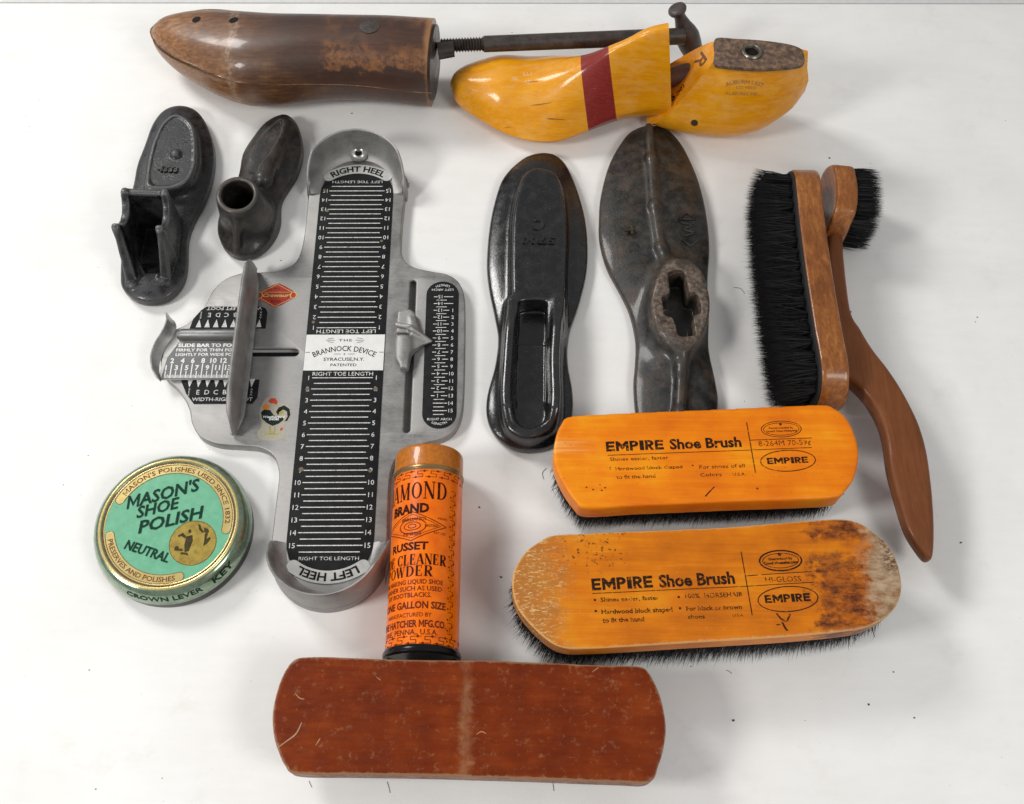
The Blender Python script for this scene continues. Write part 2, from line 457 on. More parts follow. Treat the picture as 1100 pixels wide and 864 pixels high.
def iron(name, base=(.022, .022, .025), hi=(.07, .068, .068), rust=0.0, rough=(.32, .55), metal=.35, edge=None, patch=None, bmp=.5, gloss=.5):
    m, nt, b = new_mat(name); k = NT(nt)
    n1 = k.noise(k.co(), 1.1, 6, .6); n2 = k.noise(k.co(), 9, 5, .65)
    c = k.mix(k.ramp(n1, [(.42, 0), (.68, 1)]), base, hi)
    sp = k.ramp(n2, [(.62, 0), (.72, 1)])
    c = k.mix(k.math('MULTIPLY', sp, .45), c, (.16, .15, .135))
    n4 = k.noise(k.co(loc=(3, 9, 2)), 22, 3, .6); msk = k.ramp(k.noise(k.co(loc=(1, 5, 8)), 1.6, 4, .6), [(.48, 0), (.62, 1)])
    c = k.mix(k.math('MULTIPLY', k.math('MULTIPLY', k.ramp(n4, [(.60, 0), (.66, 1)]), msk), .5), c, (.26, .24, .21))
    c = k.mix(k.ramp(n4, [(.30, .7), (.37, 0)]), c, (.004, .004, .004))
    if rust:
        n3 = k.noise(k.co(loc=(7, 3, 1)), .8, 6, .7)
        c = k.mix(k.math('MULTIPLY', k.ramp(n3, [(.5, 0), (.66, 1)]), rust), c, (.085, .05, .03))
    if edge:
        g = k.n('ShaderNodeNewGeometry')
        e = k.ramp(g.outputs['Pointiness'], [(.505, 0), (.56, 1)])
        c = k.mix(k.math('MULTIPLY', e, .55), c, edge)
    if patch:
        X, Y, Z = k.sep()[0:3]
        dd = k.math('SQRT', k.math('ADD', k.math('POWER', k.math('DIVIDE', k.math('SUBTRACT', X, patch[0]), patch[2]), 2), k.math('POWER', k.math('DIVIDE', k.math('SUBTRACT', Y, patch[1]), patch[3]), 2)))
        pm = k.math('MULTIPLY', k.lin(k.math('ADD', dd, k.math('MULTIPLY', k.math('SUBTRACT', n1, .5), .9)), .75, 1.15, 1, 0), k.lin(Z, 12, 20, 0, 1))
        c = k.mix(k.math('MULTIPLY', pm, .85), c, k.ramp(k.noise(k.co(), 3.5, 6, .75), [(.35, (.035, .022, .016)), (.5, (.12, .085, .062)), (.62, (.24, .19, .15))]))
    k.link(c, b.inputs['Base Color'])
    b.inputs['Metallic'].default_value = .05; b.inputs['Specular IOR Level'].default_value = gloss; b.inputs['Coat Weight'].default_value = gloss*.5; b.inputs['Coat Roughness'].default_value = .12
    k.link(k.lin(k.math('ADD', k.math('MULTIPLY', n1, .6), k.math('MULTIPLY', n2, .4)), .38, .60, rough[0], rough[1]), b.inputs['Roughness'])
    h = k.math('ADD', k.math('MULTIPLY', k.noise(k.co(), 5, 6, .7), 1.0), k.math('MULTIPLY', n1, .6))
    k.bump(k.math('ADD', h, k.math('MULTIPLY', n4, .3)), bmp, .75, b)
    return m
def wood(name, dark, mid, light, grain=(.35, 5, 5), rot=0.0, coat=.5, rough=.35, scratch=(.8, .6, .4), scr=.25, extra=None, bump=.15, gl=1.0, spec=.5):
    m, nt, b = new_mat(name); k = NT(nt)
    co = k.co(grain, (0, 0, rot))
    g = k.noise(co, 1.0, 6, .62, 0.6); g2 = k.noise(k.co((grain[0]*2, grain[1]*5, grain[2]*5), (0, 0, rot)), 1.0, 3)
    big = k.noise(k.co(), .28, 3)
    v = k.math('ADD', k.math('MULTIPLY', g, .55*gl), k.math('ADD', k.math('MULTIPLY', g2, .2*gl), k.math('MULTIPLY', big, .25+.75*(1-gl))))
    c = k.ramp(v, [(.32, dark), (.5, mid), (.68, light)])
    s1 = k.noise(k.co((1.2, 9, 3), (0, 0, rot+.5)), 1.6, 5, .7)
    c = k.mix(k.math('MULTIPLY', k.ramp(s1, [(.66, 0), (.74, 1)]), scr), c, scratch)
    rr = k.lin(s1, .4, .8, rough, min(1, rough+.25))
    if extra: c, rr = extra(k, c, rr)
    k.link(c, b.inputs['Base Color']); k.link(rr, b.inputs['Roughness'])
    b.inputs['Coat Weight'].default_value = coat; b.inputs['Coat Roughness'].default_value = .12; b.inputs['Specular IOR Level'].default_value = spec
    k.bump(k.math('ADD', g2, k.noise(k.co(), 3, 3)), .35, bump, b)
    return m
def metal_mat(name, base=(.46, .46, .45), rough=.42, scratchdir=0.0, bmp=.12):
    m, nt, b = new_mat(name); k = NT(nt)
    n1 = k.noise(k.co(), .9, 6, .6); n2 = k.noise(k.co((.6, 14, 4), (0, 0, scratchdir)), 1.5, 4, .6); n3 = k.noise(k.co(), 12, 3)
    v = k.math('ADD', k.math('MULTIPLY', n1, .5), k.math('ADD', k.math('MULTIPLY', n2, .3), k.math('MULTIPLY', n3, .2)))
    c = k.ramp(v, [(.36, [x*.72 for x in base]), (.6, [x*1.14 for x in base])])
    s1 = k.noise(k.co((.5, 22, 1), (0, 0, .5)), 1.4, 4, .6); s2 = k.noise(k.co((20, .6, 1), (0, 0, .35)), 1.3, 4, .6); s3 = k.noise(k.co(loc=(4, 4, 4)), 2.4, 6, .75)
    c = k.mix(k.math('MULTIPLY', k.ramp(s1, [(.68, 0), (.73, 1)]), .35), c, [min(1, x*1.7) for x in base])
    c = k.mix(k.math('MULTIPLY', k.ramp(s2, [(.68, 0), (.73, 1)]), .3), c, [x*.5 for x in base])
    c = k.mix(k.math('MULTIPLY', k.ramp(s3, [(.60, 0), (.74, 1)]), .45), c, (.13, .115, .10))
    k.link(c, b.inputs['Base Color'])
    b.inputs['Metallic'].default_value = .92
    k.link(k.lin(v, .35, .65, rough-.1, rough+.12), b.inputs['Roughness'])
    k.bump(v, .3, bmp, b)
    return m
def worn_print(name, col, wear=.5, ns=3.0, rough=.5):
    """ink or paint rubbed away in patches and along the grain, letting the surface below show"""
    m = simple(name, col, rough, var=.4, nscale=12, spec=.12); nt = m.node_tree; k = NT(nt)
    a = k.noise(k.co((.8, 1.6, 1.6)), ns, 5, .75); f = k.noise(k.co((3, 9, 9), loc=(3, 1, 2)), 2.5, 4, .7)
    v = k.math('ADD', k.math('MULTIPLY', a, .55), k.math('MULTIPLY', f, .45))
    lo = .30+.24*wear
    k.link(k.ramp(v, [(lo, 0.0), (lo+.07, 1.0)]), nt.nodes['Principled BSDF'].inputs['Alpha']); return m
INK_SHADE = simple("black_ink", (.012, .01, .008), .5)  # print ink; also paints the shade in holes and the saw cut

# ================================================================== the table and the edge behind it
def table_material():
    m, nt, b = new_mat("white_board"); k = NT(nt)
    n1 = k.noise(k.co(), .12, 5, .6); n2 = k.noise(k.co((.5, 2.5, 1), (0, 0, .5)), .5, 5, .7); n3 = k.noise(k.co(), 30, 2)
    c = k.ramp(k.math('ADD', k.math('MULTIPLY', n1, .7), k.math('MULTIPLY', n2, .3)), [(.35, (.80, .785, .76)), (.6, (.86, .852, .835))])
    n5 = k.noise(k.co((1, 1, 1), loc=(9, 3, 0)), .33, 6, .75); c = k.mix(k.math('MULTIPLY', k.ramp(n5, [(.56, 0), (.72, 1)]), .30), c, (.68, .64, .57))
    s5 = k.noise(k.co((.25, 9, 1), (0, 0, .55)), .8, 4, .6); c = k.mix(k.math('MULTIPLY', k.ramp(s5, [(.70, 0), (.74, 1)]), .22), c, (.62, .60, .56))
    s = k.ramp(k.noise(k.co((1, 1, 1)), 3.2, 2, .4), [(.755, 0), (.80, 1)])
    c = k.mix(k.math('MULTIPLY', s, .35), c, (.55, .52, .47))
    k.link(c, b.inputs['Base Color']); b.inputs['Roughness'].default_value = .55; b.inputs['Specular IOR Level'].default_value = .3
    k.bump(k.math('ADD', n3, k.math('MULTIPLY', n2, 1.5)), .12, .35, b)
    return m
TAB = table_material()
yb0, yb1 = W(0, 4.0, 0), W(1100, 5.0, 0)
sl = (yb1[1]-yb0[1])/(yb1[0]-yb0[0]); ey = lambda x: yb0[1]+sl*(x-yb0[0])
mb = MB(); x0, x1 = -1300, 1300
nxx = 2
mb.V = [(x0, -900, 0), (x1, -900, 0), (x1, ey(x1), 0), (x0, ey(x0), 0), (x1, ey(x1)+1.2, -.8), (x0, ey(x0)+1.2, -.8), (x1, ey(x1)+1.2, -14), (x0, ey(x0)+1.2, -14)]
mb.F = [(0, 1, 2, 3), (3, 2, 4, 5), (5, 4, 6, 7)]
o = mb.build('table_surface', TAB, smooth=False); o['kind'] = 'structure'
mb = MB(); mb.V = [(x0, ey(x0)+3.2, -1.5), (x1, ey(x1)+3.2, -1.5), (x1, ey(x1)+700, -1.5), (x0, ey(x0)+700, -1.5), (x1, ey(x1)+3.2, -14), (x0, ey(x0)+3.2, -14)]
mb.F = [(0, 1, 2, 3), (0, 1, 4, 5)]
o = mb.build('background_board', simple('grey_board', (.66, .655, .65), .6, var=.05), smooth=False); o['kind'] = 'structure'

# ================================================================== dark boot stretcher
def stretcher():
    loc = (-170, 268); t = thing('boot_stretcher', 'long dark brown wooden boot stretcher with a threaded iron rod and cross handle', 'boot stretcher', loc)
    def ex(k, c, rr):
        X, Y, Z = k.sep()[0:3]
        n = k.noise(k.co(), .55, 5, .65); nn = k.math('MULTIPLY', k.math('SUBTRACT', n, .5), 190)
        toe = k.lin(k.math('ADD', X, k.math('ADD', nn, k.math('MULTIPLY', Z, 1.2))), -70, 95, 1, 0)
        g = k.noise(k.co((.4, 4, 4)), 1.2, 5, .65)
        lt = k.ramp(g, [(.3, (.12, .045, .015)), (.5, (.25, .105, .034)), (.7, (.40, .20, .075))])
        c = k.mix(toe, c, lt)
        # worn pale rim at the sawn end and rubbed patches near it
        pt = k.math('MULTIPLY', k.lin(k.math('ADD', X, k.math('MULTIPLY', nn, .15)), 22, 34, 0, 1), k.lin(k.math('ADD', Z, k.math('MULTIPLY', nn, .22)), 49, 54, 0, 1))
        pt = k.math('MULTIPLY', pt, k.lin(k.math('ADD', Z, k.math('MULTIPLY', nn, .15)), 62, 67, 1, 0))
        pt = k.math('MULTIPLY', pt, k.ramp(k.noise(k.co(), 2.2, 5, .7), [(.4, .1), (.6, 1)]))
        c = k.mix(k.math('MULTIPLY', pt, .6), c, (.36, .14, .04))
        rim = k.lin(k.math('ADD', X, k.math('MULTIPLY', nn, .03)), 100.5, 105.5, 0, 1)
        c = k.mix(k.math('MULTIPLY', rim, .8), c, (.34, .16, .06))
        # pale rubbed band round the ball
        bd = k.math('ABSOLUTE', k.math('ADD', k.math('ADD', X, 42), k.math('MULTIPLY', nn, .08)))
        bd = k.math('MULTIPLY', k.lin(bd, 0, 6, .55, 0), k.ramp(k.noise(k.co(), 3, 4, .7), [(.4, 0), (.6, 1)]))
        c = k.mix(bd, c, (.42, .30, .2))
        return c, rr
    wm = wood('dark_walnut', (.028, .012, .008), (.055, .022, .012), (.10, .038, .018), scratch=(.42, .25, .13), scr=.35, coat=.3, rough=.4, extra=ex, gl=.6)
    # x, centre y, half width, z bottom, z top
    TB = [(-284, 300, 2, 24, 33), (-281, 299, 8, 19, 38), (-274, 297, 15, 14, 44), (-262, 293, 22, 9, 49), (-245, 288, 29, 6, 53), (-225, 281, 34, 4, 57),
          (-205, 275, 35.5, 3, 61), (-185, 273, 34, 3, 63), (-160, 273, 31, 5, 65), (-130, 273, 29, 7, 66), (-100, 272, 29, 6, 67), (-75, 271, 30, 4, 66), (-60, 271, 30, 3, 65)]
    def ring(x, n=56, grow=0.0):
        yc, hw, z0, z1 = interp(x, TB); zc, hz = (z0+z1)/2, (z1-z0)/2; R = []
        for i in range(n):
            a = 2*math.pi*i/n; ca, sa = math.cos(a), math.sin(a); e = 2/2.35
            R.append((x+(.085*(x+284)/224*(hw*ca)), yc+(hw+grow)*math.copysign(abs(ca)**e, ca), zc+(hz+grow)*math.copysign(abs(sa)**e, sa)))
        return R
    xs = [-284+220*(i/80)**1.0 for i in range(81)]; xs = [-284, -283.3, -282.3]+xs[1:]
    # the saw cut: rising from the toe along the near side, opened as a groove in the mesh
    def cut_z(x): return float(interp(x, [(-290, 32), (-281, 33), (-262, 36.5), (-235, 40.5), (-205, 42), (-175, 41), (-150, 39.5), (-100, 36.5), (-60, 34)])[0])
    for part, top in (('upper_block', True), ('lower_block', False)):
        rings = []
        for x in xs:
            gap = max(0.35, 5.2*(1-(x+284)/110.0)) if x < -180 else 0.3
            zc = cut_z(x); R = []
            for p in ring(x, 96):
                z = max(p[2], zc+gap/2) if top else min(p[2], zc-gap/2)
                R.append((p[0], p[1], z))
            rings.append(R)
        V, F = loft_vf(rings)
        obj(part, V, F, wm, t, sharp=38)
    V = []
    for i in range(70):
        x = -282.5+100*i/69; z = cut_z(x); yc, hw, z0, z1 = interp(x, TB); zc, hz = (z0+z1)/2, (z1-z0)/2
        q = min(1, abs((z-zc)/hz))**2.35; y = yc-hw*(1-q)**(1/2.35); g_ = max(.3, 1.25*(1-(x+284)/112.0))
        V += [(x, y-.10, z-g_), (x, y-.10, z+g_)]
    obj('saw_cut_shade', V, [(2*i, 2*i+1, 2*i+3, 2*i+2) for i in range(69)], INK_SHADE, t)  # black ribbon laid over the open cut to paint its inner shade
    # the closed part of the saw line, rubbed pale
    P_ = []
    for i in range(60):
        x = -196+133*i/59; z = cut_z(x); yc, hw, z0, z1 = interp(x, TB); zc, hz = (z0+z1)/2, (z1-z0)/2
        q = (abs((z-zc)/hz))**2.35; P_.append((x, yc-hw*(1-q)**(1/2.35), z))
    V = []
    for i, p in enumerate(P_):
        wv = .28+.22*abs(math.sin(i*1.7)*math.sin(i*.6)); V += [(p[0], p[1]-.12, p[2]-wv), (p[0], p[1]-.12, p[2]+wv)]
    obj('worn_seam', V, [(2*i, 2*i+1, 2*i+3, 2*i+2) for i in range(59)], simple('seam_pale', (.30, .15, .065), .6, var=.6, nscale=8), t, smooth=True)
    # dark iron end plate
    im = iron('stretcher_iron', (.028, .02, .017), (.06, .045, .038), rust=.4)
    rr = [(p[0]-.5, 271+(p[1]-271)*.86, 36+(p[2]-36)*.86) for p in ring(-64, 40)]; r2 = [(p[0]+2.5, p[1], p[2]) for p in rr]
    V, F = loft_vf([rr, r2]); obj('end_plate', V, F, im, t)
    V, F = tube_vf([(-60, 276.5, 41), (-48, 278.5, 41.5)], [6.5, 6], 20); obj('bushing', V, F, im, t)
    a = np.array([-58, 281, 42.0]); b = np.array([*W(735, 39, 42), 42.0]); d = (b-a)/np.linalg.norm(b-a); L = np.linalg.norm(b-a)
    path = []; rad = []
    q = 0
    while q < 33:
        path.append(a+d*q); rad.append(5.6 if int(round(q/1.1)) % 2 else 4.1); q += 1.1
    V, F = tube_vf(path, rad, 20); rod = None
    V1, F1 = tube_vf([a+d*32, a+d*33, a+d*(L*.6), a+d*L], [5.0, 6.1, 6.2, 6.3], 20)
    m2 = MB(); m2.add(V1, F1); rod = m2.build('rod', im, t)
    obj('thread', V, F, im, rod, sharp=60)
    e = b
    # turned cross handle, standing up from the rod's end and leaning back
    h0 = np.array([*W(743, 52, 22), 22.0]); h1 = np.array([*W(727, 9, 58), 58.0])
    hp = []; hr = []
    for u, r in ((-.32, 4), (-.3, 7.5), (-.2, 9.2), (-.05, 9.8), (.12, 11), (.3, 11.6), (.45, 10), (.6, 7.4), (.75, 5.6), (.86, 5.0), (.89, 5.4), (.91, 7.8), (.96, 8.8), (1.0, 8.2), (1.02, 6)):
        hp.append(h0+(h1-h0)*u); hr.append(r*.82)
    V, F = tube_vf(hp, hr, 24); obj('cross_handle', V, F, iron('handle_iron', (.035, .025, .024), (.075, .055, .05)), t, sharp=50)
    # screw head, and black discs that paint the dark of peg holes
    Vs, Fs = loft_vf([ring(x, 64) for x in xs]); bvh = BVHTree.FromPolygons([tuple(v) for v in Vs], [tuple(f) for f in Fs])
    for px, py, r, nm in ((211, 21.2, 3.4, 'peg_hole_shade'), (251, 21.8, 3.6, 'peg_hole_shade'), (397, 28.2, 7.4, 'screw_head')):
        dw = Vector(np.array([(px-550)/FPX, -(py-432)/FPX, -1.0]) @ RC).normalized()
        h, nr, i_, ds = bvh.ray_cast(Vector(CAM), dw)
        if h is None: continue
        if nr.dot(dw) > 0: nr = -nr
        s1 = nr.cross(Vector((1, 0, 0))).normalized(); s2 = nr.cross(s1); V = []
        for i in range(20):
            a_ = 2*math.pi*i/20; V.append(tuple(h+s1*(r*math.cos(a_))+s2*(r*math.sin(a_))+nr*.12))
        V.append(tuple(h+nr*(.2 if nm == 'peg_hole_shade' else 1.1))); obj(nm, V, [(i, (i+1) % 20, 20) for i in range(20)], INK_SHADE if nm == 'peg_hole_shade' else im, t)
stretcher()

# ================================================================== yellow shoe last
def shoe_last():
    loc = (85, 255); t = thing('shoe_last', 'glossy yellow wooden shoe last with a painted dark red band', 'shoe last', loc)
    def ex(k, c, rr):
        X, Y, Z = k.sep()[0:3]
        # painted band: between two leaning planes
        u = k.math('ADD', k.math('ADD', X, k.math('MULTIPLY', Z, .2)), k.math('MULTIPLY', Y, 0.0))
        m = k.math('MULTIPLY', k.lin(u, BAND[0], BAND[0]+.5, 0, 1), k.lin(u, BAND[1]-.5, BAND[1], 1, 0))
        red = k.ramp(k.noise(k.co((1, 6, 6)), 2, 4), [(.3, (.20, .014, .012)), (.7, (.27, .03, .022))])
        c = k.mix(m, c, red)
        sheen = k.math('MULTIPLY', k.ramp(k.noise(k.co((.6, 1.5, 1.5), loc=(5, 1, 0)), .7, 5, .7), [(.46, 0), (.66, 1)]), .40); c = k.mix(k.math('MULTIPLY', sheen, k.math('SUBTRACT', 1.0, m)), c, (.80, .44, .14))  # pale sheen painted into the wood colour as loose patches
        dk_ = k.ramp(k.noise(k.co((.9, 3, 3), loc=(1, 7, 0)), 2.2, 5, .75), [(.64, 0), (.70, 1)]); c = k.mix(k.math('MULTIPLY', dk_, .35), c, (.30, .10, .01))
        sc = k.ramp(k.noise(k.co((1, 2.2, 2)), 4, 4, .75), [(.66, 0), (.72, 1)])
        c = k.mix(k.math('MULTIPLY', k.math('MULTIPLY', sc, m), .5), c, (.6, .35, .25))
        return c, rr
    BAND = (-27, -4.5)
    wm = wood('yellow_varnished_maple', (.60, .20, .0), (.74, .29, .0), (.82, .38, .012), grain=(.25, 3, 3), coat=.4, rough=.38, spec=.2, scratch=(.40, .15, .01), scr=.4, extra=ex, bump=.1, gl=.85)
    # x, y far edge, y near edge, z bottom, z top, narrowing at top, crest y
    TB = [(-50.5, 272, 266, 11, 20, .2, 268), (-48, 279, 257, 8, 24, .3, 267), (-42, 286, 249, 6, 28, .35, 266), (-30, 294, 239, 4, 32, .4, 265), (-12, 300.5, 225.5, 3, 37, .45, 263), (10, 303, 216, 3, 39, .55, 259), (30, 302, 214, 3, 47, .62, 255),
          (48, 297, 219, 5, 58, .72, 251), (66, 290, 226, 8, 71, .76, 249), (84, 286, 231, 11, 81, .78, 249), (100, 284, 232, 13, 90, .72, 249), (120, 283, 231, 14, 96, .72, 249)]
    def ring(x, n=64, shear=0.0, TBL=TB):
        yf, yn, z0, z1, nar, yc = interp(x, TBL); R = []
        for i in range(n):
            a = 2*math.pi*(i+.5)/n; ca, sa = math.cos(a), math.sin(a)
            s = (1+abs(sa)**.95)/2 if sa > 0 else .5*(1-abs(sa)**.55)      # 0 bottom, 1 top
            z = z0+(z1-z0)*s
            hw = (yf-yn)/2; ym = (yf+yn)/2
            # width profile: sole edge widest near the ground, cone narrow on top
            k = abs(ca)**(.62 if sa > 0 else .42)
            taper = 1-nar*np.clip((s-.22)/.78, 0, 1)**.85
            yy = ym+(yc-ym)*np.clip((s-.15)/.85, 0, 1)
            R.append((x+shear*(z-20), yy+hw*math.copysign(k, ca)*taper, z))
        return R
    xs = list(np.concatenate([[-50.5, -50, -49.2], np.linspace(-48, 117.0, 70)]))
    rings0 = None; rings = [[(p[0]-.16*max(0, p[2]-25)*min(1, max(0, (p[0]-50)/60)), p[1], p[2]) for p in ring(x)] for x in xs]
    cc_ = np.mean(rings[0], 0); rings = [[tuple(cc_+(np.array(p)-cc_)*f+np.array([-g, 0, 0])) for p in rings[0]] for f, g in ((.02, .9), (.35, .8), (.7, .45))]+rings
    # the back of the fore part leans forward below the hinge
    V, F = loft_vf(rings); V = np.array(V)
    m = (V[:, 2] < 30) & (V[:, 0] > 88); 
    fore = obj('fore_part', V, F, wm, t, sharp=42)
    # heel part: leaning front face, round back, flat top
    HB = [(0, 279, 229, 7, 77, .60, 247), (14, 278, 224, 6, 77, .56, 247), (32, 277, 219, 6, 76.5, .52, 246), (55, 275, 217, 6, 76, .48, 245.5), (72, 272, 219.5, 7.5, 75.5, .44, 245), (86, 266, 225, 9, 75.2, .42, 245), (96, 259, 233, 13, 75, .48, 245.5), (100, 254, 239, 18, 75, .62, 246)]
    def hring(s, n=72):
        yf, yn, z0, z1, nar, yc = interp(s, HB); R = []
        # squarer top: superellipse that is flat near z1
        for i in range(n):
            a = 2*math.pi*(i+.5)/n; ca, sa = math.cos(a), math.sin(a)
            ss = (1+math.copysign(min(1, abs(sa)*1.0)**(.5 if sa > 0 else .6), sa))/2
            z = z0+(z1-z0)*ss
            if sa > 0: k = min(1, abs(ca)**.42)
            else: k = abs(ca)**.5
            taper = 1-nar*np.clip((ss-.25)/.75, 0, 1)**1.1
            yy = (yf+yn)/2+(yc-(yf+yn)/2)*ss
            x0 = 101+s*1.06; shear = .60*(1-min(s/70, 1))+.01
            bx = x0+shear*(z-8)+(s/100)**3*(7*math.exp(-((ss-.52)/.28)**2)-12*max(0, (.3-ss)/.3))
            R.append((bx, yy+(yf-yn)/2*math.copysign(k, ca)*taper, z))
        return R
    hs = list(np.concatenate([np.linspace(0, 90, 50), [92, 94, 96, 97.5, 98.8, 99.6, 100]]))
    V, F = loft_vf([hring(s) for s in hs]); heel = obj('heel_part', V, F, wm, t, sharp=42)
    bv = BVHTree.FromPolygons([tuple(v) for v in V], [tuple(f) for f in F])
    bvf = BVHTree.FromPolygons([tuple(v) for r in rings for v in r], loft_vf(rings)[1])
    # brown worn leather top plate following the heel's top
    PL = smoothloop([W(768.5, 43, 77), W(790, 43.5, 77), W(815, 45, 77), W(845, 49, 77), W(860, 54.5, 77), W(863.5, 63, 77), W(862, 71, 77), W(845, 74, 77), W(812, 75.5, 77), W(785, 73.5, 77), W(768, 70.5, 77), W(767.5, 56, 77)], 4)
    hc = W(807.5, 56.5, 78.5)
    hole = [(hc[0]+6.0*math.cos(2*math.pi*i/24), hc[1]+6.0*math.sin(2*math.pi*i/24)) for i in range(24)]
    lm, nt, b = new_mat('worn_leather'); k = NT(nt); n = k.noise(k.co(), 3, 6, .7)
    k.link(k.ramp(n, [(.35, (.055, .034, .024)), (.5, (.13, .08, .055)), (.66, (.27, .16, .085))]), b.inputs['Base Color']); b.inputs['Roughness'].default_value = .6; k.bump(n, .6, .8, b)
    tp = plate('top_plate', [PL, hole], 75.2, 79.0, lm, t, bevel=.9)
    V, F = lathe_vf([(4.9, -14), (4.9, 1.1), (5.4, 1.7), (6.6, 1.7), (7.4, .8), (7.4, -.5)], (hc[0], hc[1], 79), 32); obj('tube_lining', V, F, metal_mat('old_brass', (.25, .22, .18), .35), tp)
    V, F = lathe_vf([(0, 0), (5, 0)], (hc[0], hc[1], 78.0), 24); obj('tube_shade', V, F, INK_SHADE, tp)  # black disc over the wood, painting the dark depth of the tube
    # hinge in the gap
    hm = simple('hinge_steel', (.13, .07, .05), .4, .5)
    V, F = tube_vf([(115, 254, 40), (143, 254, 50)], 7.5, 16); obj('hinge', V, F, hm, t)
    V, F = tube_vf([(114, 248, 22), (128, 248, 24)], 6.5, 16); obj('hinge_pin', V, F, simple('dark_steel', (.03, .025, .025), .4, .6), t)
    # pins on the near side
    def near(px, py, bvh, off=.25):
        d = Vector(((px-550)/FPX, -(py-432)/FPX, -1.0)); dw = Vector(np.array(d) @ RC).normalized()
        h, nr, i, ds = bvh.ray_cast(Vector(CAM), dw)
        return (h, nr, dw) if h is not None else None
    for px, py, bvh, par in ((746, 132, bv, heel), (673, 133, bvf, fore)):
        r = near(px, py, bvh)
        if r:
            h, nr, dw = r
            if nr.dot(dw) > 0: nr = -nr
            V, F = tube_vf([tuple(h-nr*2), tuple(h+nr*.35)], 2.6, 16); obj('pin', V, F, simple('dark_pin', (.05, .03, .02), .5), par)
    # stamped writing: letters laid out in the heel's own side plane, cast on to the wood from the front
    def side(mb_, o, ux, uy, bvh, name, mat, par, off=.12):
        ux = Vector(ux).normalized(); uy = Vector(uy).normalized(); nrm = ux.cross(uy).normalized(); o = Vector(o)
        mm = subdivide_faces(mb_, 2.0)
        def fn(x, y):
            p = o+ux*x+uy*y
            h, nr, i, ds = bvh.ray_cast(p+nrm*80, -nrm)
            if h is None: return None
            return tuple(h+nrm*off)
        return mapped(mm, fn, name, mat, par)
    st = simple('stamp_brown', (.36, .17, .05), .5)
    mb_ = MB(); T(mb_, "AUBURN LAST", 0, -26, 3.0, arc=29, bold=.01); T(mb_, "CO. NO.2", 1, -1.5, 2.6, 14); T(mb_, "AUBURN ME.", -1, -6.5, 2.6, 24)
    r = near(800, 92, bv)
    side(mb_, tuple(r[0]), (1, .02, 0), (0, .35, 1), bv, 'stamped_lettering', st, heel)
    mb_ = MB(); T(mb_, "R", 0, 0, 13, bold=.012, rot=-1.2)
    # front face of the heel part faces the toe
    f0 = Vector((101+.6*58, 246, 66)); side(mb_, (133, 249, 62), (0, -1, 0), (.52, 0, .85), bv, 'stamped_letter', simple('stamp_dark', (.16, .07, .03), .5), heel)
    mb_ = MB(); T(mb_, "9", 0, 0, 7, bold=.03, rot=-1.3); T(mb_, "10C", 0, 9, 4, bold=.02, rot=-1.3)
    side(mb_, (117, 240, 34), (0, -1, 0), (.52, 0, .85), bv, 'stamped_size', INK_SHADE, heel)
    mb_ = MB(); T(mb_, "4 E", 0, 0, 6.5, bold=-.01, rot=1.62); T(mb_, "86", -9.5, 0, 3.2, rot=0)
    mb_.V = [(v[0], v[1], 0) for v in mb_.V]
    r = near(567, 84, bvf)
    if r: side(mb_, tuple(r[0]), (1, 0, 0), (0, 1, .1), bvf, 'stamped_mark', simple('stamp_pale', (.74, .45, .2), .5), fore)
    crm = simple('crack_brown', (.10, .03, .01), .6)
    for (a, b_, l, w_) in ((581, 112, 16, .8), (598, 128, 14, 1.0), (592, 127.5, 8, .5), (545, 137, 7, .5), (573, 88, 12, .35)):
        r = near(a, b_, bvf)
        if not r: continue
        h = r[0]; V = []; n = 9
        for i in range(n):
            u = i/(n-1); hh, nr, i_, ds = bvf.ray_cast(Vector((h.x+(u-.5)*l, h.y-(u-.5)*1.2, h.z+60)), Vector((0, 0, -1)))
            if hh is None: break
            ww = w_*(math.sin(math.pi*u)+.1)/2
            V += [(hh.x, hh.y-ww, hh.z+.1), (hh.x, hh.y+ww, hh.z+.1)]
        if len(V) == 2*n: obj('grain_crack', V, [(2*i, 2*i+1, 2*i+3, 2*i+2) for i in range(n-1)], crm, fore, smooth=False)
shoe_last()

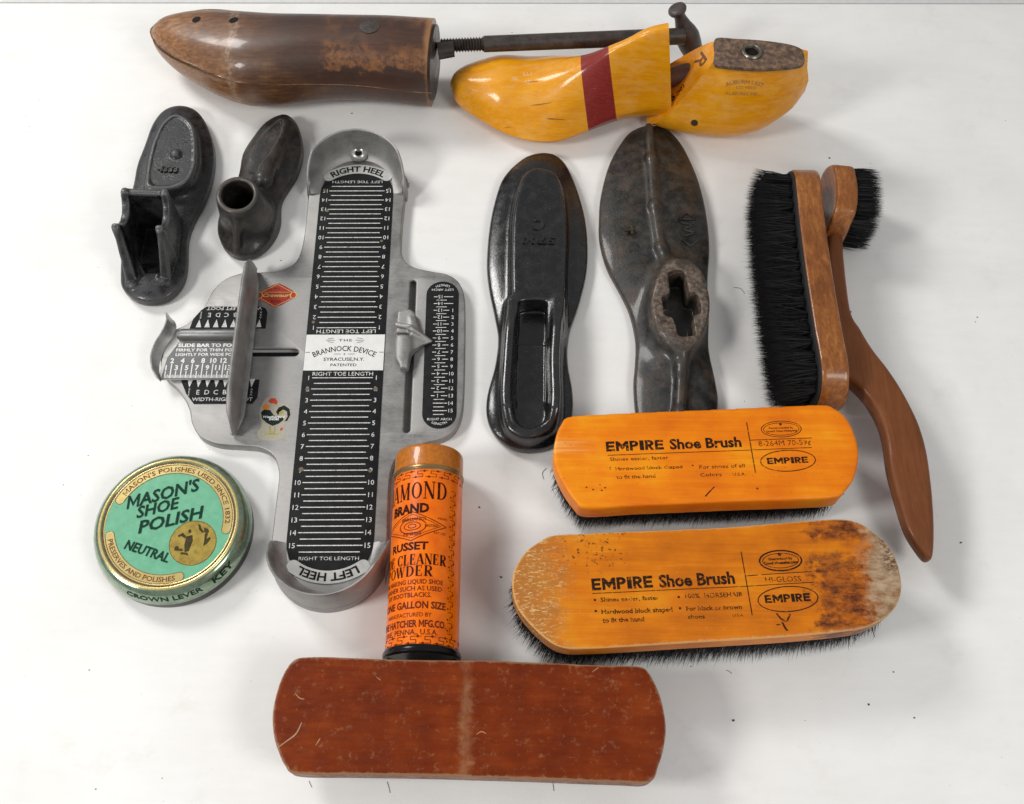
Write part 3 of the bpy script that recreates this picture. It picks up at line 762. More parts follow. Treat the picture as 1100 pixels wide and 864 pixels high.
# ================================================================== cast iron last with an open bracket (left)
def iron_bracket_last():
    t = thing('cast_iron_last', 'grey black cast iron last with a notched open bracket standing over its heel', 'cobbler last', (-235, 140))
    m = iron('cast_iron_grey', (.009, .009, .010), (.032, .032, .034), bmp=.35, gloss=.4, rough=(.2, .55), edge=(.2, .2, .2))
    O = smoothloop(WL([(193, 113), (176, 118), (163.6, 133), (155, 156), (147, 177), (143.6, 195), (137, 225), (131, 262), (129, 294), (131, 309), (143, 320), (159.4, 324.2), (179, 320), (194, 305.5), (200, 287), (201.5, 256), (208, 236), (220.6, 211), (228.9, 183), (229.3, 156), (220.6, 131), (209.4, 117.5)], 9), 5)
    PLT = smoothloop(WL([(189, 120.5), (175, 128), (166.5, 143), (160, 162), (156, 185), (155, 200), (172, 202), (190, 199), (203, 190), (209.5, 172), (209.5, 148), (205, 130)], 26), 5)
    INS = smoothloop(WL([(189, 124), (177, 131), (169, 146), (163, 165), (160, 185), (163, 197), (178, 198.5), (190, 195), (201, 187), (206, 171), (206, 148), (202, 133)], 26), 5)
    h = 47
    A1, A2 = W(133, 203.5, h), W(176, 205, h)            # front tops of left and right wall
    B1, B2 = W(123.5, 243, h), W(170.5, 245.5, h)          # second prongs
    Cl, Cr = W(141, 303, 13), W(177, 300, 13)            # where the walls die out at the heel
    bx = bbox(O)
    def wall(X, Y, Z, a, b, c):
        th = 2.7; a = np.array(a); b = np.array(b); c = np.array(c)
        d1 = np.hypot(X-a[0]-(b-a)[0]*np.clip(((X-a[0])*(b-a)[0]+(Y-a[1])*(b-a)[1])/((b-a)@(b-a)), 0, 1), Y-a[1]-(b-a)[1]*np.clip(((X-a[0])*(b-a)[0]+(Y-a[1])*(b-a)[1])/((b-a)@(b-a)), 0, 1))-th
        w1 = extr(d1, Z, 0, h, 1.6)
        tt = np.clip(((X-b[0])*(c-b)[0]+(Y-b[1])*(c-b)[1])/((c-b)@(c-b)), 0, 1)
        d2 = np.hypot(X-b[0]-(c-b)[0]*tt, Y-b[1]-(c-b)[1]*tt)-th*(1+.5*tt)
        top = h+(13-h)*tt**.85
        w2 = smax(d2, (Z-top)*.7, 2.0)
        mid = (a+b)/2; u = (b-a)/np.linalg.norm(b-a)
        s = (X-mid[0])*u[0]+(Y-mid[1])*u[1]
        notch = np.sqrt(s**2+(Z-(h+3))**2)-13.5
        return np.maximum(smin(w1, w2, 2), -notch)
    kn = W(188, 164.5, 26)
    CH = [A1, A2, B2, W(172, 290, 20), W(150, 292, 20), B1]
    def fn(X, Y, Z):
        d = poly2(O, X, Y); dp = poly2(PLT, X, Y); di = poly2(INS, X, Y)
        top = 9+5*(1-np.exp(np.minimum(d, 0)/8))
        body = smax(extr(d, Z, 0, 16, 4), (Z-top)*.9, 1.5)
        pl = extr(dp+np.maximum(0, 22-Z)*-.0, Z, 0, 25, 2.5)
        body = smin(body, pl, 6)
        body = smax(body, -np.maximum(di, 24.0-Z), .8)
        body = smin(body, np.sqrt((X-kn[0])**2+(Y-kn[1])**2+(Z-24)**2)-3.6, 1.2)
        fw = capsule(X, Y, 0*Z, (A1[0], A1[1], 0), (A2[0], A2[1], 0), 2.6)
        front = extr(fw, Z, 0, h-1, 1.5)
        wl = np.minimum(wall(X, Y, Z, A1, B1, Cl), wall(X, Y, Z, A2, B2, Cr))
        br = np.minimum(front, wl)
        f = smin(body, br, 2.5)
        # ramp on the heel inside the bracket
        dc = poly2(np.array(CH), X, Y)
        yb_ = W(150, 292, 20)[1]
        ramp = np.maximum(dc, (Z-(14-.55*(Y-yb_)))*.8)
        f = np.where(dc < 0, np.maximum(f, -(np.maximum(dc+2.6, -(Z-np.maximum(5, 15-.6*(Y-yb_)))*.8))), f)
        return f
    b = sdf('body', fn, (bx[0], bx[1], 0), (bx[2], bx[3], 50), 1.0, m, t, sm=1)
    mm = MB(); T(mm, "4333", 0, 0, 5.2, bold=.02, rot=-.03)
    c = W(180.5, 182, 24.4); tx = raised(mm, c, 24.0, 1.3)
    obj('cast_number', *tx, m, b, smooth=False)
def raised(mm, c, z, hgt):
    V = [(c[0]+v[0], c[1]+v[1], z+hgt) for v in mm.V]; F = list(mm.F); n = len(V)
    V += [(v[0], v[1], z) for v in V]
    ed = {}
    for f in mm.F:
        for a, b in zip(f, f[1:]+f[:1]):
            if (b, a) in ed: del ed[(b, a)]
            else: ed[(a, b)] = 1
    for a, b in ed: F.append((a, b, b+n, a+n))
    return V, F
iron_bracket_last()

# ================================================================== small cast iron last with a socket
def iron_socket_last():
    t = thing('cast_iron_last', 'small dark cast iron last with a round hollow socket, smallest of the four iron ones', 'cobbler last', (-190, 150))
    m = iron('cast_iron_brown', (.010, .009, .009), (.028, .025, .024), bmp=.35, gloss=.4, rust=.45, rough=(.35, .55), edge=(.13, .11, .09))
    O = smoothloop(WL([(304, 124.5), (285, 133.5), (270.5, 151), (261, 167), (257.5, 185), (252, 205), (243, 228), (235.5, 246), (236.5, 258), (243, 269), (256.7, 275.8), (276, 272.5), (291, 257), (296, 232), (304, 211), (317.8, 189), (324.7, 167), (323.5, 145), (316.4, 130)], 8), 5)
    LF = smoothloop(WL([(302, 129), (290, 137), (277, 150), (266, 167), (264, 179), (273, 186), (286, 178), (296, 161), (302.5, 143)], 17), 4)
    zt = 50; top = W(254.5, 208.5, zt); base = W(268, 236, 8)
    b1 = bbox(O)
    r0 = W(300, 140, 17); r1 = W(283, 193, 22); heel = W(254, 268, 12)
    def fn(X, Y, Z):
        d = poly2(O, X, Y)
        hgt = 10+9*(1-np.exp(np.minimum(d, 0)/10))
        body = smax(extr(d, Z, 0, 24, 4), (Z-hgt)*.9, 2)
        body = smin(body, capsule(X, Y, Z, (*W(307, 133, 15), 14), (*r1, 22), 4, 7), 7)
        lf = poly2(LF, X, Y)
        body = smax(body, -np.maximum(lf, 15.2-Z), 1.0)
        tt = np.clip((Z-8)/(zt-8), -.3, 1.2)
        cx = base[0]+(top[0]-base[0])*tt; cy = base[1]+(top[1]-base[1])*tt
        ang = .35; dx = X-cx; dy = Y-cy; u = dx*math.cos(ang)+dy*math.sin(ang); v = -dx*math.sin(ang)+dy*math.cos(ang)
        k = 20-5.4*tt; kk = 21.5-5.6*tt
        sock = (np.sqrt((u/k)**2+(v/kk)**2)-1)*16
        sock = smax(sock, Z-zt, 2.5)
        f = smin(body, sock, 7)
        f = smin(f, capsule(X, Y, Z, (*W(253, 232, 42), 40), (*heel, 11), 2.4), 5)
        hole = np.maximum((np.sqrt((u/10.8)**2+(v/12.2)**2)-1)*11, 8-Z)
        return smax(f, -hole, 1.8)
    sdf('body', fn, (b1[0]-6, b1[1], 0), (b1[2], b1[3]+6, 52), 1.0, m, t, sm=1)
iron_socket_last()

# ================================================================== glossy black iron last, mark C and number 5700
def iron_rail_last():
    t = thing('cast_iron_last', 'glossy black cast iron last with a long U shaped hollow, marked C and 5700', 'cobbler last', (15, 90))
    m = iron('japanned_iron', (.006, .006, .007), (.013, .013, .014), bmp=.2, gloss=.6, rough=(.10, .30), metal=.3, edge=(.06, .06, .065))
    O = smoothloop(WL([(585, 163.7), (569, 166.5), (557, 173.5), (544, 186), (535.7, 201.3), (527, 235.6), (522.8, 278.4), (525, 308.4), (532, 342.6), (535.2, 366), (531.4, 394), (523.4, 424), (522.8, 447), (531.4, 467), (548.5, 480), (570, 484), (591, 479), (606, 466), (614.9, 445.4), (615.2, 419.7), (610.2, 389.7), (611.3, 359.8), (622.6, 325.5), (631, 287), (630.2, 244.2), (622.6, 210), (611, 181), (599, 167.5)], 7), 4)
    PLT = smoothloop(WL([(580, 178.5), (567, 182), (558, 195.5), (553.5, 213), (550.5, 235), (549.3, 275), (550, 330), (551, 360), (603, 360), (606, 325), (608, 291), (609.3, 244), (605.5, 207), (597, 185)], 20), 5)
    zr = 25
    railL = [W(551, 322, 20), W(548, 350, zr), W(545.5, 385, zr), W(543.5, 425, zr), W(548, 449, zr), W(559, 462, 20), W(569, 465, 19)]
    railR = [W(600, 322, 20), W(598, 350, zr), W(596, 385, zr), W(597, 425, zr), W(594, 447, zr), W(583, 460, 20), W(569, 465, 19)]
    CAV = smoothloop(WL([(559.5, 318), (585.5, 317), (587.5, 330), (586.5, 380), (586, 420), (583, 441), (571, 451), (559.5, 442), (555, 425), (555.5, 380), (557.5, 330)], 26), 4)
    RL = smoothloop([tuple(p) for p in railL], 6, False); RR = smoothloop([tuple(p) for p in railR], 6, False)
    bx = bbox(O); yf = W(570, 455, 20)[1]
    def pl(P, X, Y):
        d = np.full(X.shape, 1e9)
        for a, b in zip(P[:-1], P[1:]):
            e = b-a; tt = np.clip(((X-a[0])*e[0]+(Y-a[1])*e[1])/(e@e+1e-9), 0, 1); d = np.minimum(d, np.hypot(X-a[0]-e[0]*tt, Y-a[1]-e[1]*tt))
        return d
    y1, y2 = W(570, 318, 20)[1], W(570, 352, zr)[1]
    def fn(X, Y, Z):
        d = poly2(O, X, Y); dp = poly2(PLT, X, Y); dc = poly2(CAV, X, Y)
        hgt = 7+5.5*(1-np.exp(np.minimum(d, 0)/9))
        body = smax(extr(d, Z, 0, 16, 3.5), (Z-hgt)*.92, 1.5)
        f = smin(body, extr(dp, Z, 0, 19.5, 3), 5)
        dr = np.minimum(pl(RL, X, Y), pl(RR, X, Y))
        rt = np.clip((Y-y1)/(y2-y1), 0, 1); rh = 20+(zr-20)*rt*rt*(3-2*rt)
        rh = rh-6*np.clip((W(570, 440, 20)[1]-Y)/12, 0, 1); rail = smax(smax(dr-3.4-np.maximum(0, 20-Z)*.14, (Z-rh)*.8, 3), d+1.5, 2)
        f = smin(f, rail, 4)
        fl = np.where(Y > W(570, 368, 12)[1], 3.5, np.maximum(8.5, 17-.40*np.abs(Y-yf)))
        cav = np.maximum(dc, -(Z-fl)*.75)
        return smax(f, -cav, 1.5)
    b = sdf('body', fn, (bx[0], bx[1], 0), (bx[2], bx[3], 34), 1.0, m, t, sm=1)
    mm = MB(); T(mm, "5700", 0, 0, 5.6, 24, bold=.02, rot=math.pi); T(mm, "C", .5, 14, 9, bold=.03, rot=math.pi)
    obj('cast_number', *raised(mm, W(578, 259, 19.5), 19.2, 1.5), m, b, smooth=False)
iron_rail_last()

# ================================================================== worn iron sole, size 4, with a cross-shaped hole
def iron_sole_form():
    t = thing('cast_iron_last', 'worn brown black iron sole form with a central ridge and cross shaped hole', 'cobbler last', (95, 100))
    m = iron('worn_iron', (.010, .010, .009), (.042, .040, .036), bmp=.4, gloss=.4, rust=.55, rough=(.32, .52), metal=.3, edge=(.16, .11, .07), patch=(W(731, 326, 22)[0]-95, W(731, 326, 22)[1]-100, 22, 36))
    O = smoothloop(WL([(697, 131.5), (684, 135), (672, 144), (655.6, 171.4), (646, 206), (644, 232), (644.5, 255), (652, 283), (666.3, 310), (677, 333), (683.4, 362), (683, 388), (681.3, 411), (684, 445), (690, 470), (712, 486), (740, 487), (762, 474), (770, 455), (772.5, 425), (766.9, 394), (759, 361), (756.2, 338), (757.5, 318), (761, 295), (763.3, 265.5), (760.6, 231), (752, 193), (737, 158.5), (723, 140), (712, 133.5)], 10), 4)
    rp = [W(697, 137, 15), W(700, 170, 17), W(704, 220, 18), (W(711, 265, 18)), W(722, 292, 20)]
    rp2 = [W(733, 360, 20), W(733, 400, 17), W(730, 445, 15), W(728, 475, 13)]
    bc = W(731, 326, 22); bw = 20; bh = 37
    bx = bbox(O)
    v1 = (W(717.5, 296, 24), W(744, 352, 24))
    hx, hy = W(732, 325, 24)
    crs = []
    def fn(X, Y, Z):
        d = poly2(O, X, Y)
        hgt = 7+9*(1-np.exp(np.minimum(d, 0)/16))
        f = smax(extr(d, Z, 0, 22, 3.0), (Z-hgt)*.92, 1.5)
        for P, r in ((rp, 3.2), (rp2, 3.6)):
            for a, b in zip(P[:-1], P[1:]):
                za = 15.2; f = smin(f, capsule(X, Y, Z, (*a, za), (*b, za), r), 4)
        ang = -.10; dx = X-bc[0]; dy = Y-bc[1]; u = dx*math.cos(ang)+dy*math.sin(ang); v = -dx*math.sin(ang)+dy*math.cos(ang)
        q = np.sqrt((u/bw)**2+(v/bh)**2); boss = smax((q-1)*bw*.8, (Z-24+1.2*np.sin(u*.3)*np.cos(v*.21))*.95, 3)
        f = smin(f, boss, 9)
        u2 = X-hx; v2 = Y-hy; c_, s_ = math.cos(-.08), math.sin(-.08); a_ = u2*c_-v2*s_; b_ = u2*s_+v2*c_
        hole = np.minimum(smax(np.abs(a_)-6.0, np.abs(b_-0)-26, 3), smax(np.abs(a_)-12.5, np.abs(b_+1)-8.5, 3))
        hole = smin(hole, np.sqrt((a_/8)**2+((b_+2)/14)**2)*8-8, 3)
        return smax(f, -smax(hole, 3-Z, .5), 1.2)
    b = sdf('body', fn, (bx[0], bx[1], 0), (bx[2], bx[3], 27), 1.0, m, t, sm=1)
    mm = MB(); T(mm, "4", 0, 0, 9.5, bold=.02, rot=.1)
    mm.V = [(-v[0], -v[1], 0) if False else v for v in mm.V]
    obj('cast_number', *raised(mm, W(676, 246, 16), 15.4, 1.5), m, b, smooth=False)
    mm = MB(); h_ = 10
    pline(mm, [(-6.5, 9), (0, 14.5), (6.5, 9)], 1.1, True); pline(mm, [(-5, -9), (1, -14.5), (7.5, -8.5)], 1.1); pline(mm, [(-5, 6), (4, 4), (-4, 0), (5, -3), (-4, -6)], 1.1)
    obj('cast_mark', *raised(mm, W(739, 247, 16), 15.2, 1.5), m, b, smooth=False)
iron_sole_form()

# ================================================================== foot measuring gauge
GYAW = 0.02; GO = (-114.1, 31.57)
gc, gs = math.cos(GYAW), math.sin(GYAW)
def G(u, v, z=0): return (GO[0]+u*gc-v*gs, GO[1]+u*gs+v*gc, z)
def Gi(px, py, z=8):
    x, y = W(px, py, z); x -= GO[0]; y -= GO[1]; return (x*gc+y*gs, -x*gs+y*gc)
def gauge():
    t = thing('foot_measuring_device', 'grey metal foot measuring device with black scales and raised heel cups', 'foot gauge', GO)
    al = metal_mat('worn_aluminium', (.38, .37, .36), .58); al2 = metal_mat('polished_aluminium', (.52, .515, .50), .38, bmp=.03)
    blk = simple('black_enamel', (.014, .014, .015), .6, var=.3); wht = simple('white_enamel', (.66, .66, .64), .5, var=.06); cream = simple('white_plate_paint', (.74, .735, .71), .5, var=.05)
    wln = worn_print('scale_white', (.62, .62, .60), .25, 3.0)
    # outline of the casting in its own frame (u across, v along); traced from the photograph
    R = [(35.8, 146), (35.4, 130), (34.6, 112), (34.4, 96), (35, 84), (38.5, 74.5), (46, 69.5), (57, 66.5), (68, 64), (76, 58), (80.2, 48), (81.5, 34), (81.8, 0), (81.5, -32), (80.2, -47), (76, -57.5), (68, -64), (57, -67.5), (47, -71), (39.5, -77), (36, -86), (35, -98), (35.4, -125), (36, -146)]
    L = [(-36.5, -146), (-36.4, -125), (-36, -100), (-36.5, -87), (-41, -76), (-50, -70.5), (-62, -69), (-78, -67.5), (-90, -62), (-96.5, -52.5), (-99, -44), (-103, -36), (-111, -25.5), (-118, -19.5), (-122.5, -13), (-124.5, 0), (-122.5, 12), (-118, 18.5), (-110, 23.5), (-102.5, 32), (-98.5, 42), (-95, 52), (-88, 60.5), (-76, 65.5), (-60, 66.2), (-49, 68), (-40.5, 74), (-37, 84), (-35.6, 100), (-35.6, 125), (-35.8, 146)]
    arcT = [(36*math.cos(a), 142+35*math.sin(a)) for a in np.linspace(.15, math.pi-.15, 9)]
    arcB = [(36*math.cos(a), -142+35*math.sin(a)) for a in np.linspace(math.pi+.15, 2*math.pi-.15, 9)]
    O = smoothloop(arcT+L[::-1]+arcB+R[::-1], 4)
    def slot(u, v0, v1, w_, n=8):
        return [(u+w_/2*math.cos(a), v1+w_/2*math.sin(a)) for a in np.linspace(0, math.pi, n)]+[(u+w_/2*math.cos(a), v0+w_/2*math.sin(a)) for a in np.linspace(math.pi, 2*math.pi, n)]
    sr = slot(44.4, -57.6, 57, 4.2); slh = [(b, a) for a, b in slot(.8, -92, -34, 5.6)]
    wg = lambda x, y, z: G(x, y, z)
    base = plate('base_casting', [O, sr, slh], 5.2, 8.0, al, t, bevel=1.3, fn=wg)
    # skirt hanging from the edge down to the table
    def inset(P, d):
        P = np.array(P); n = len(P); out = []
        for i in range(n):
            e = P[(i+1) % n]-P[i-1]; e /= np.linalg.norm(e)+1e-9; out.append((P[i][0]-e[1]*d, P[i][1]+e[0]*d))
        return out
    A = np.array(O); area = np.sum(A[:, 0]*np.roll(A[:, 1], -1)-np.roll(A[:, 0], -1)*A[:, 1]); sg = 1 if area > 0 else -1
    rings = [[G(*p, z) for p in inset(O, sg*d)] for d, z in ((1.0, 7.0), (.25, 5.8), (0.1, .2), (1.6, .2), (2.2, 5.4))]
    n = len(O); V = [p for r in rings for p in r]; F = []
    for i in range(len(rings)-1):
        for k in range(n): F.append((i*n+k, i*n+(k+1) % n, (i+1)*n+(k+1) % n, (i+1)*n+k))
    obj('skirt', V, F, al, base)
    # dark floor seen through the slots
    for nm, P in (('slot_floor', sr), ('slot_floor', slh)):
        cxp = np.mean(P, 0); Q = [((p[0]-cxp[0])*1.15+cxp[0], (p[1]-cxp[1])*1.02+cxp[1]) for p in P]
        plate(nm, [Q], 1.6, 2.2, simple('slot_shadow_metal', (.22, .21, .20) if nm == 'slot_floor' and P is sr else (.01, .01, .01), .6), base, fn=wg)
    # the two heel cups
    for sgn in (1, -1):
        rings = []; N = 64
        for i in range(N+1):
            a = -.16+(math.pi+.32)*i/N
            s = max(0.0, math.sin(min(max((a+.16)/(math.pi+.32)*math.pi, 0), math.pi)))
            h = 8.2+(31-8.2)*min(1, (s/.55))**.8 if s < .55 else 31+3.5*(s-.55)
            fl = (1.8 if sgn < 0 else .4)*max(0, 1-s/.35)                                   # the tips flare outwards
            q = (h-8)/24
            prof = [(26.8, 8.10), (28.6, 8.3+.9*q), (30.6, 8.6+3.2*q), (32.2, 8.9+7*q), (33.5, 9+12.5*q), (34.3, 9+18*q), (34.7, h-1.0), (35.2, h), (36.0, h+.1), (36.6, h-.9), (36.9, 8+q*4), (37.2+.4*q, 0.3)]
            R_ = []
            for r, z in prof:
                r2 = r+fl*min(1, max(0, (r-30)/6))
                u, v = r2*.985*math.cos(a), sgn*(139.5+r2*math.sin(a)); u *= 1 if sgn > 0 else 1
                R_.append(G(u, v, z))
            rings.append(R_)
        m_ = len(rings[0]); V = [p for r in rings for p in r]; F = []
        for i in range(N):
            for j in range(m_-1): F.append((i*m_+j, (i+1)*m_+j, (i+1)*m_+j+1, i*m_+j+1))
        F.append(tuple(range(m_))); F.append(tuple(N*m_+j for j in range(m_)))
        cup = obj('heel_cup', V, F, al, t, sharp=60)
        if sgn > 0:
            b0 = G(0, 169.3, 11.5)
            V, F = lathe_vf([(2.6, -3), (2.6, 1.2), (3.6, 1.7), (5.6, .8), (6.6, -1)], (0, 0, 0), 24)
            V = [(b0[0]+x, b0[1]+y*.9-z*.35, b0[2]+z+y*.3+1) for x, y, z in V]
            bs = obj('hang_hole', V, F, al2, cup)
            V = [(b0[0]+2.7*math.cos(a), b0[1]+2.45*math.sin(a)-.2, b0[2]+1.2+.8*math.sin(a)) for a in np.linspace(0, 2*math.pi, 20, endpoint=False)]
            obj('hole_shade', V, [tuple(range(20))], INK_SHADE, bs)  # black disc painting the dark inside the hang hole
    # black length scale
    def semi(sg_, n=16): return [(27.05*math.cos(a), sg_*(133.5+28*math.sin(a))) for a in (np.linspace(0, math.pi, n) if sg_ > 0 else np.linspace(math.pi, 0, n))]
    panel = plate('length_scale', [semi(1)+semi(-1)], 8.0, 8.5, blk, t, bevel=.2, fn=wg)
    plate('name_plate', [[(-26.8, -13.9), (26.8, -13.9), (26.8, 13.9), (-26.8, 13.9)]], 8.4, 8.75, cream, panel, fn=wg)
    U = 8.398; V1 = 4.644/2*U
    mb = MB()
    for sgn in (1, -1):
        # sgn=-1: lower half, upright figures; sgn=+1: upper half, upside down
        rot = 0 if sgn < 0 else math.pi
        for k in range(29+1):
            n_ = 1+k*.5; v = sgn*(V1+(n_-1)*U)
            if n_ > 15.6: continue
            if k % 2 == 0:
                seg(mb, -20.35, v, 20.35, v, .62)
                for sd in (-1, 1): T(mb, str(int(n_)), sd*(23.3 if n_ >= 10 else 22.6), v, 3.3, bold=.004, rot=rot)
            else: seg(mb, -18.8, v, 18.8, v, .62)
        T(mb, ("LEFT" if sgn > 0 else "RIGHT")+" TOE LENGTH", 0, sgn*16.5, 2.9, 40.5, bold=.004, rot=rot)
        T(mb, ("LEFT" if sgn > 0 else "RIGHT")+" TOE LENGTH", 0, sgn*145.4, 2.3, 37, bold=-.005, rot=rot)
        mapped(mb, lambda x, y: G(x, y, 8.62), 'scale_marking', wln, panel); mb = MB()
    for sgn in (1, -1):
        cres = MB(); n = 30; r = 36.0; cv = 121.4
        outer = []; inner = []
        for i in range(n+1):
            a = math.radians(53.5+73*i/n); outer.append(((r+4.1)*math.cos(a), sgn*(cv+(r+4.1)*math.sin(a)))); inner.append(((r-4.1)*math.cos(a), sgn*(cv+(r-4.1)*math.sin(a))))
        def cap(a, s):
            c = (r*math.cos(a), cv+r*math.sin(a)); return [(c[0]+4.1*math.cos(a+b), sgn*(c[1]+4.1*math.sin(a+b))) for b in np.linspace(s*0, s*math.pi, 9)[1:-1]]
        loop = outer+cap(math.radians(126.5), 1)+inner[::-1]+cap(math.radians(53.5), -1)[::-1]
        lab = plate('heel_label', [loop], 8.4, 8.8, simple('label_grey', (.50, .50, .48), .45, .3), panel, fn=wg)
        mb = MB(); T(mb, "RIGHT HEEL" if sgn > 0 else "LEFT HEEL", 0, 0, 5.0, 42 if sgn > 0 else 39, bold=.03, arc=r)
        if sgn > 0: mapped(mb, lambda x, y: G(x, y+cv, 8.92), 'lettering', INK_SHADE, lab)
        else: mapped(mb, lambda x, y: G(-x, -y-cv, 8.92), 'lettering', INK_SHADE, lab)
    mb = MB()
    T(mb, "THE", 0, 9.4, 1.9, 9, spacing=1.2); T(mb, "BRANNOCK DEVICE", 0, -44.5, 4.1, 44, bold=.005, arc=47.5)
    T(mb, "SYRACUSE,N.Y.", 0, -5.4, 2.5, 27.5, bold=.005); T(mb, "PATENTED", 0, -9.8, 2.1, 17.5, bold=.002)
    for sd in (-1, 1):
        seg(mb, sd*2.5, -1.4, sd*7, -1.4, .3); seg(mb, sd*7, 9.4, sd*13, 9.4, .3); seg(mb, sd*8, 11.2, sd*12, 10.5, .3); seg(mb, sd*8, 7.6, sd*12, 8.3, .3); seg(mb, sd*23.4, 0, sd*26.5, 0, .35)
    disc2(mb, 0, -1.4, .5, 8)
    np_ = [o for o in panel.children if o.name.startswith('name_plate')][0]
    mapped(mb, lambda x, y: G(x, y, 8.88), 'lettering', INK_SHADE, np_)
    rm = simple('worn_rivet', (.14, .105, .07), .5)
    for u, v, r in ((-20.5, 119, 1.3), (20.5, 92, 1.1), (-23, 24, 1.2), (22.5, -28, 1.5), (-22.8, -28, 1.4), (-22, -86, 1.6), (22, -87, 1.2), (-24, 138, 1.1), (24, 139, 1.0)): 
        ri = MB(); disc2(ri, u, v, r, 14); mapped(ri, lambda x, y: G(x, y, 8.66), 'rivet', rm, panel)
    # arch length scale, right
    pill = [(65.4+11.3*math.cos(a), 46.5+10.8*math.sin(a)) for a in np.linspace(0, math.pi, 14)]+[(65.4+11.3*math.cos(a), -46.5+10.8*math.sin(a)) for a in np.linspace(math.pi, 2*math.pi, 14)]
    ps = plate('arch_scale', [pill], 8.0, 8.5, blk, t, bevel=.2, fn=wg)
    mb = MB()
    for n_ in range(-1, 16):
        v = (7-n_)*5.55; seg(mb, 59.5, v, 62, v, .55) if n_ < 14 else seg(mb, 61, v, 70.5, v, .55)
        if n_ < 14: T(mb, str(14-n_), 63.9, v, 2.7, rot=math.pi, bold=.004)
        if n_ < 1: seg(mb, 66.5, v, 73, v, .55)
        else:
            if n_ < 14: seg(mb, 66.2, v, 70.3, v, .55)
            T(mb, str(n_), 72.8, v, 2.7, bold=.004)
        seg(mb, 61.3, v-2.77, 68.5, v-2.77, .5)
    T(mb, "RIGHT ARCH", 65.6, -50.6, 1.7, 16, bold=.01); T(mb, "LENGTH", 65.6, -45, 1.7, 10, bold=.01, arc=-9)
    T(mb, "LEFT ARCH", 65.4, 50.2, 1.7, 15, bold=.01, rot=math.pi); T(mb, "LENGTH", 65.4, 45, 1.7, 10, bold=.01, arc=-9, rot=math.pi)
    mapped(mb, lambda x, y: G(x, y, 8.62), 'scale_marking', wln, ps)
    # width scales, left
    for sgn in (1, -1):
        if sgn > 0: P = [(-107.5, 19.4), (-106, 27), (-101.5, 34), (-98, 37), (-60.5, 37), (-57, 35.5), (-55.5, 32.5), (-55.5, 19.4)]
        else: P = [(-108, -20.5), (-55.5, -20.5), (-55.5, -34), (-58.5, -38.5), (-97, -38.5), (-103, -31)]
        wp = plate('width_scale', [P], 8.0, 8.5, blk, t, bevel=.15, fn=wg)
        mb = MB(); rot = math.pi if sgn > 0 else 0
        for i in range(9):
            u = -101.5+i*5.9
            if u > -58: break
            b0 = sgn*20.2; poly(mb, [(u-1.9, b0), (u+1.9, b0), (u, sgn*26.5)])
        for i, s_ in enumerate(["EEE", "E", "D", "C", "B", "A", "AA", "AAA"]):
            u = -101.5+i*5.9+.4
            if len(s_) == 1: T(mb, s_, u, sgn*30, 3.4, bold=.005, rot=rot)
            else:
                for j in range(len(s_)): T(mb, s_[0], u, sgn*(27.9+j*2.0), 1.6, rot=rot)
        T(mb, "WIDTH-RIGHT FOOT" if sgn < 0 else "WIDTH-LEFT FOOT", -78.5, sgn*35.3, 2.6, 40 if sgn < 0 else 38, bold=.01, rot=rot)
        mapped(mb, lambda x, y: G(x, y, 8.62), 'scale_marking', wln, wp)
    # sliding width bar: printed slide, tube, end lip and the upright fin
    sl_ = plate('width_slide', [[(-121.5, -21.5), (-66, -21.5), (-66, 18), (-118, 18), (-121, 8), (-122.3, -8)]], 9.2, 10.4, al, t, bevel=.5, fn=wg)
    pp = [(-120.6, -21), (-68, -21), (-68, 6.8), (-112.5, 6.8), (-115.5, 1), (-118.5, -5)]
    pr_ = plate('slide_scale', [pp], 10.3, 10.7, simple('slide_grey', (.13, .13, .135), .45), sl_, fn=wg)
    mb = MB()
    T(mb, "SLIDE BAR TO FOOT", -91, 4.7, 2.6, 43, bold=.045); T(mb, "FIRMLY FOR THIN FOOT", -91.5, 1.0, 2.2, 43.5, bold=.03); T(mb, "LIGHTLY FOR WIDE FOOT", -91.5, -2.5, 2.2, 43.5, bold=.03)
    mapped(mb, lambda x, y: G(x, y, 10.84), 'lettering', cream, pr_)
    mb = MB()
    for i in range(17):
        u = -118.2+i*3.45*1.0
        if u > -69: break
        n_ = i+1
        if n_ % 2 == 0: T(mb, str(n_), u, -7.2, 3.6, bold=.035); seg(mb, u, -9.6, u, -20.5, .75)
        else: T(mb, str(n_), u, -12.6, 3.6, bold=.035); seg(mb, u, -15.2, u, -20.5, .7)
        for q in (.25, .5, .75): seg(mb, u+3.45*q, -17.8 if q == .5 else -18.4, u+3.45*q, -20.5, .42)
    mapped(mb, lambda x, y: G(x, y, 10.84), 'scale_marking', cream, pr_)
    V, F = tube_vf([G(-113, 12.2, 11.2), G(-110, 12.2, 12), G(-78, 12.0, 12), G(-66, 12.0, 12)], [3.2, 4.2, 4.4, 4.4], 16)
    obj('guide_tube', V, F, metal_mat('dark_aluminium', (.2, .2, .2), .45), sl_)
    # curled end lip
    lipc = smoothloop([(-120.0, 24.5), (-119.5, 19), (-121.8, 12), (-125.5, 4), (-127.3, -5), (-125.8, -14), (-121.2, -22.3)], 8, False)
    rings = []; Nn = len(lipc)
    for i, (u, v) in enumerate(lipc):
        s = i/(Nn-1); wd = .35+3.8*math.sin(math.pi*min(1, s*.95+.05))**.7
        q = [(u+wd*1.25, 10.6), (u+wd*.8, 11.6), (u+wd*.35, 13.8+2*(1-s)), (u, 15.5+6*(1-s)**2), (u-1.1, 14.9+6*(1-s)**2), (u-.5, 12), (u+wd*.4, 9), (u+wd, 9)]
        rings.append([G(a, v, b) for a, b in q])
    V, F = loft_vf(rings); obj('end_lip', V, F, al2, sl_, sharp=50)
